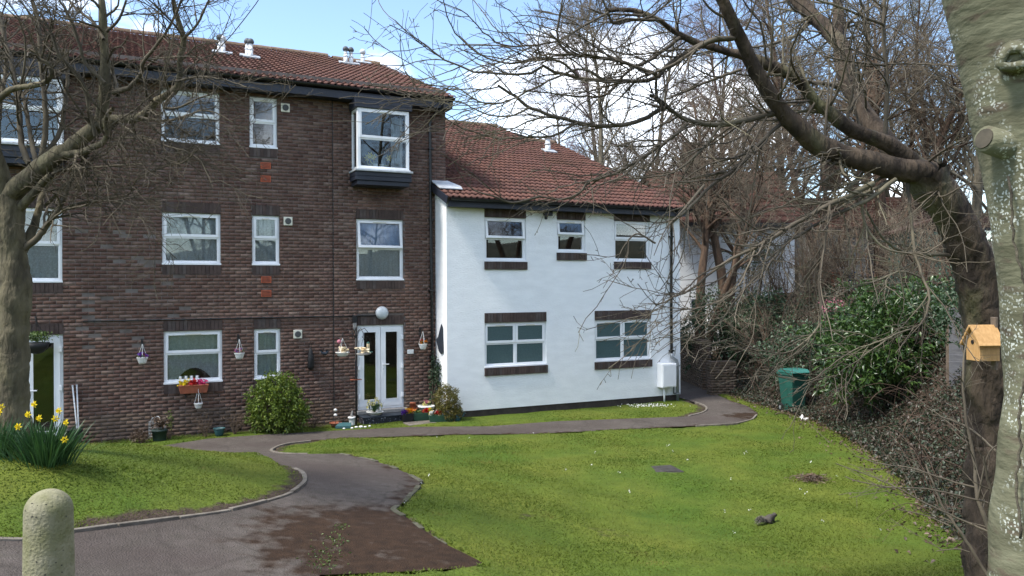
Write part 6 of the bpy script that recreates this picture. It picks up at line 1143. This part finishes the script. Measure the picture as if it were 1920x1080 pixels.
# ------------------------------------------------------------------ small things on the lawn
mat('cover', (.06, .057, .053), (.04, .038, .036), 12, 1, .003, 60, spec=.05)
p = G(1237, 881); o = empty('drain_cover', (p[0], p[1], p[2]), R(14), 'flat grey concrete inspection cover set in the lawn', 'drain cover'); MB().box(-.32, .32, -.26, .26, -.05, .012).build('frame', 'cover', o, bevel=.01); MB().box(-.28, .28, -.22, .22, .008, .02).build('cover_plate', 'cover', o, bevel=.006)
p = G(1522, 900); rng = np.random.default_rng(5); o = empty('cut_grass_heap', tuple(p), 0, 'small heap of dry brown grass and bark on the lawn', 'debris'); n = 420; a = np.c_[rng.normal(0, .12, n), rng.normal(0, .1, n), np.zeros(n)]; a[:, 2] = .075*np.exp(-(a[:, 0]**2+a[:, 1]**2)/.02)*rng.random(n)+.02; obj('dry_stalks', np_mesh('dry_stalks', *leaf_mesh(rng, a, rng.normal(size=(n, 3))*[1, 1, .35], .1, .012, .1, .1), 'leaf_litter'), o, kind='stuff'); MB().tube([(-.12, 0, .05), (0, .02, .085), (.13, -.02, .04)], [.014, .022, .01], 7).build('bark_piece', 'bark_brown', o, True)
rng = np.random.default_rng(44); pts = []
for c, n, sp in (((1215, 762), 150, .25),):
    q = G(*c)
    for k in range(n): x, y = q[0]+rng.normal(0, sp*1.2), q[1]+rng.normal(0, sp*.55); pts.append((x, y, g1(x, y)+.03))
pts = np.array(pts); V, F_ = leaf_mesh(rng, pts, rng.normal(size=pts.shape)*[1, 1, .4], .04, .03); obj('bread_crumbs', np_mesh('bread_crumbs', V, F_, 'petal_white'), label='scatter of white crumbs on the grass below the meter box', cat='crumbs', kind='stuff')
pts = []
for px, py in [(1110, 876), (1062, 885), (804, 896), (1500, 924), (1512, 929), (1395, 855), (1400, 852), (1570, 899), (1357, 964), (1250, 840), (1262, 850), (1290, 866), (1117, 852), (1375, 1007), (1404, 963), (1820, 927), (1650, 1000), (1540, 982), (1000, 815), (820, 823), (880, 824), (1180, 925), (1370, 903), (1160, 890), (1255, 838), (1650, 908), (790, 912), (760, 950), (1520, 870)]:
    q = G(px, py); pts.append((q[0], q[1], q[2]+.045))
pts = np.repeat(np.array(pts), 3, 0)+rng.normal(0, .008, (len(pts)*3, 3)); obj('fallen_petals', np_mesh('fallen_petals', *leaf_mesh(rng, pts, rng.normal(size=pts.shape)+[0, -.5, .3], .022, .017), 'petal_white'), label='white petals and daisies dotted over the lawn', cat='petals', kind='stuff')
pts = []
for px, py, n, sp in ((615, 1040, 90, .10), (628, 1012, 60, .07), (606, 1062, 60, .08), (640, 990, 25, .05)):
    q = G(px, py)
    for k in range(n): x, y = q[0]+rng.normal(0, sp), q[1]+rng.normal(0, sp*1.3); pts.append((x, y, g1(x, y)+.006))
pts = np.array(pts); obj('crack_weeds', np_mesh('crack_weeds', *leaf_mesh(rng, pts, rng.normal(size=pts.shape)*[1, 1, .4]+[0, 0, .5], .035, .014), 'leaf_basket'), label='pale green weeds growing in a crack of the path', cat='weeds', kind='stuff')
p = G(1507, 788); o = empty('litter', tuple(p), 0, 'crumpled white litter on the ground right of the bin', 'litter'); m = MB(); rng = np.random.default_rng(1)
for k in range(5): m.tube([rng.normal(0, .03, 3)+[0, 0, .03], rng.normal(0, .04, 3)+[0, 0, .05], rng.normal(0, .04, 3)+[.03, 0, .04]], [.012, .035, .008], 6)
m.build('paper', 'pot_white', o, kind='stuff')
p = G(1768, 918); shrub('primrose', 'small yellow primrose at the lawn edge below the bank', tuple(p), [((0, 0, .03), (.1, .07, .05))], 60, .04, .035, 'petal_pale_yellow', 1, 5, cat='flowers')
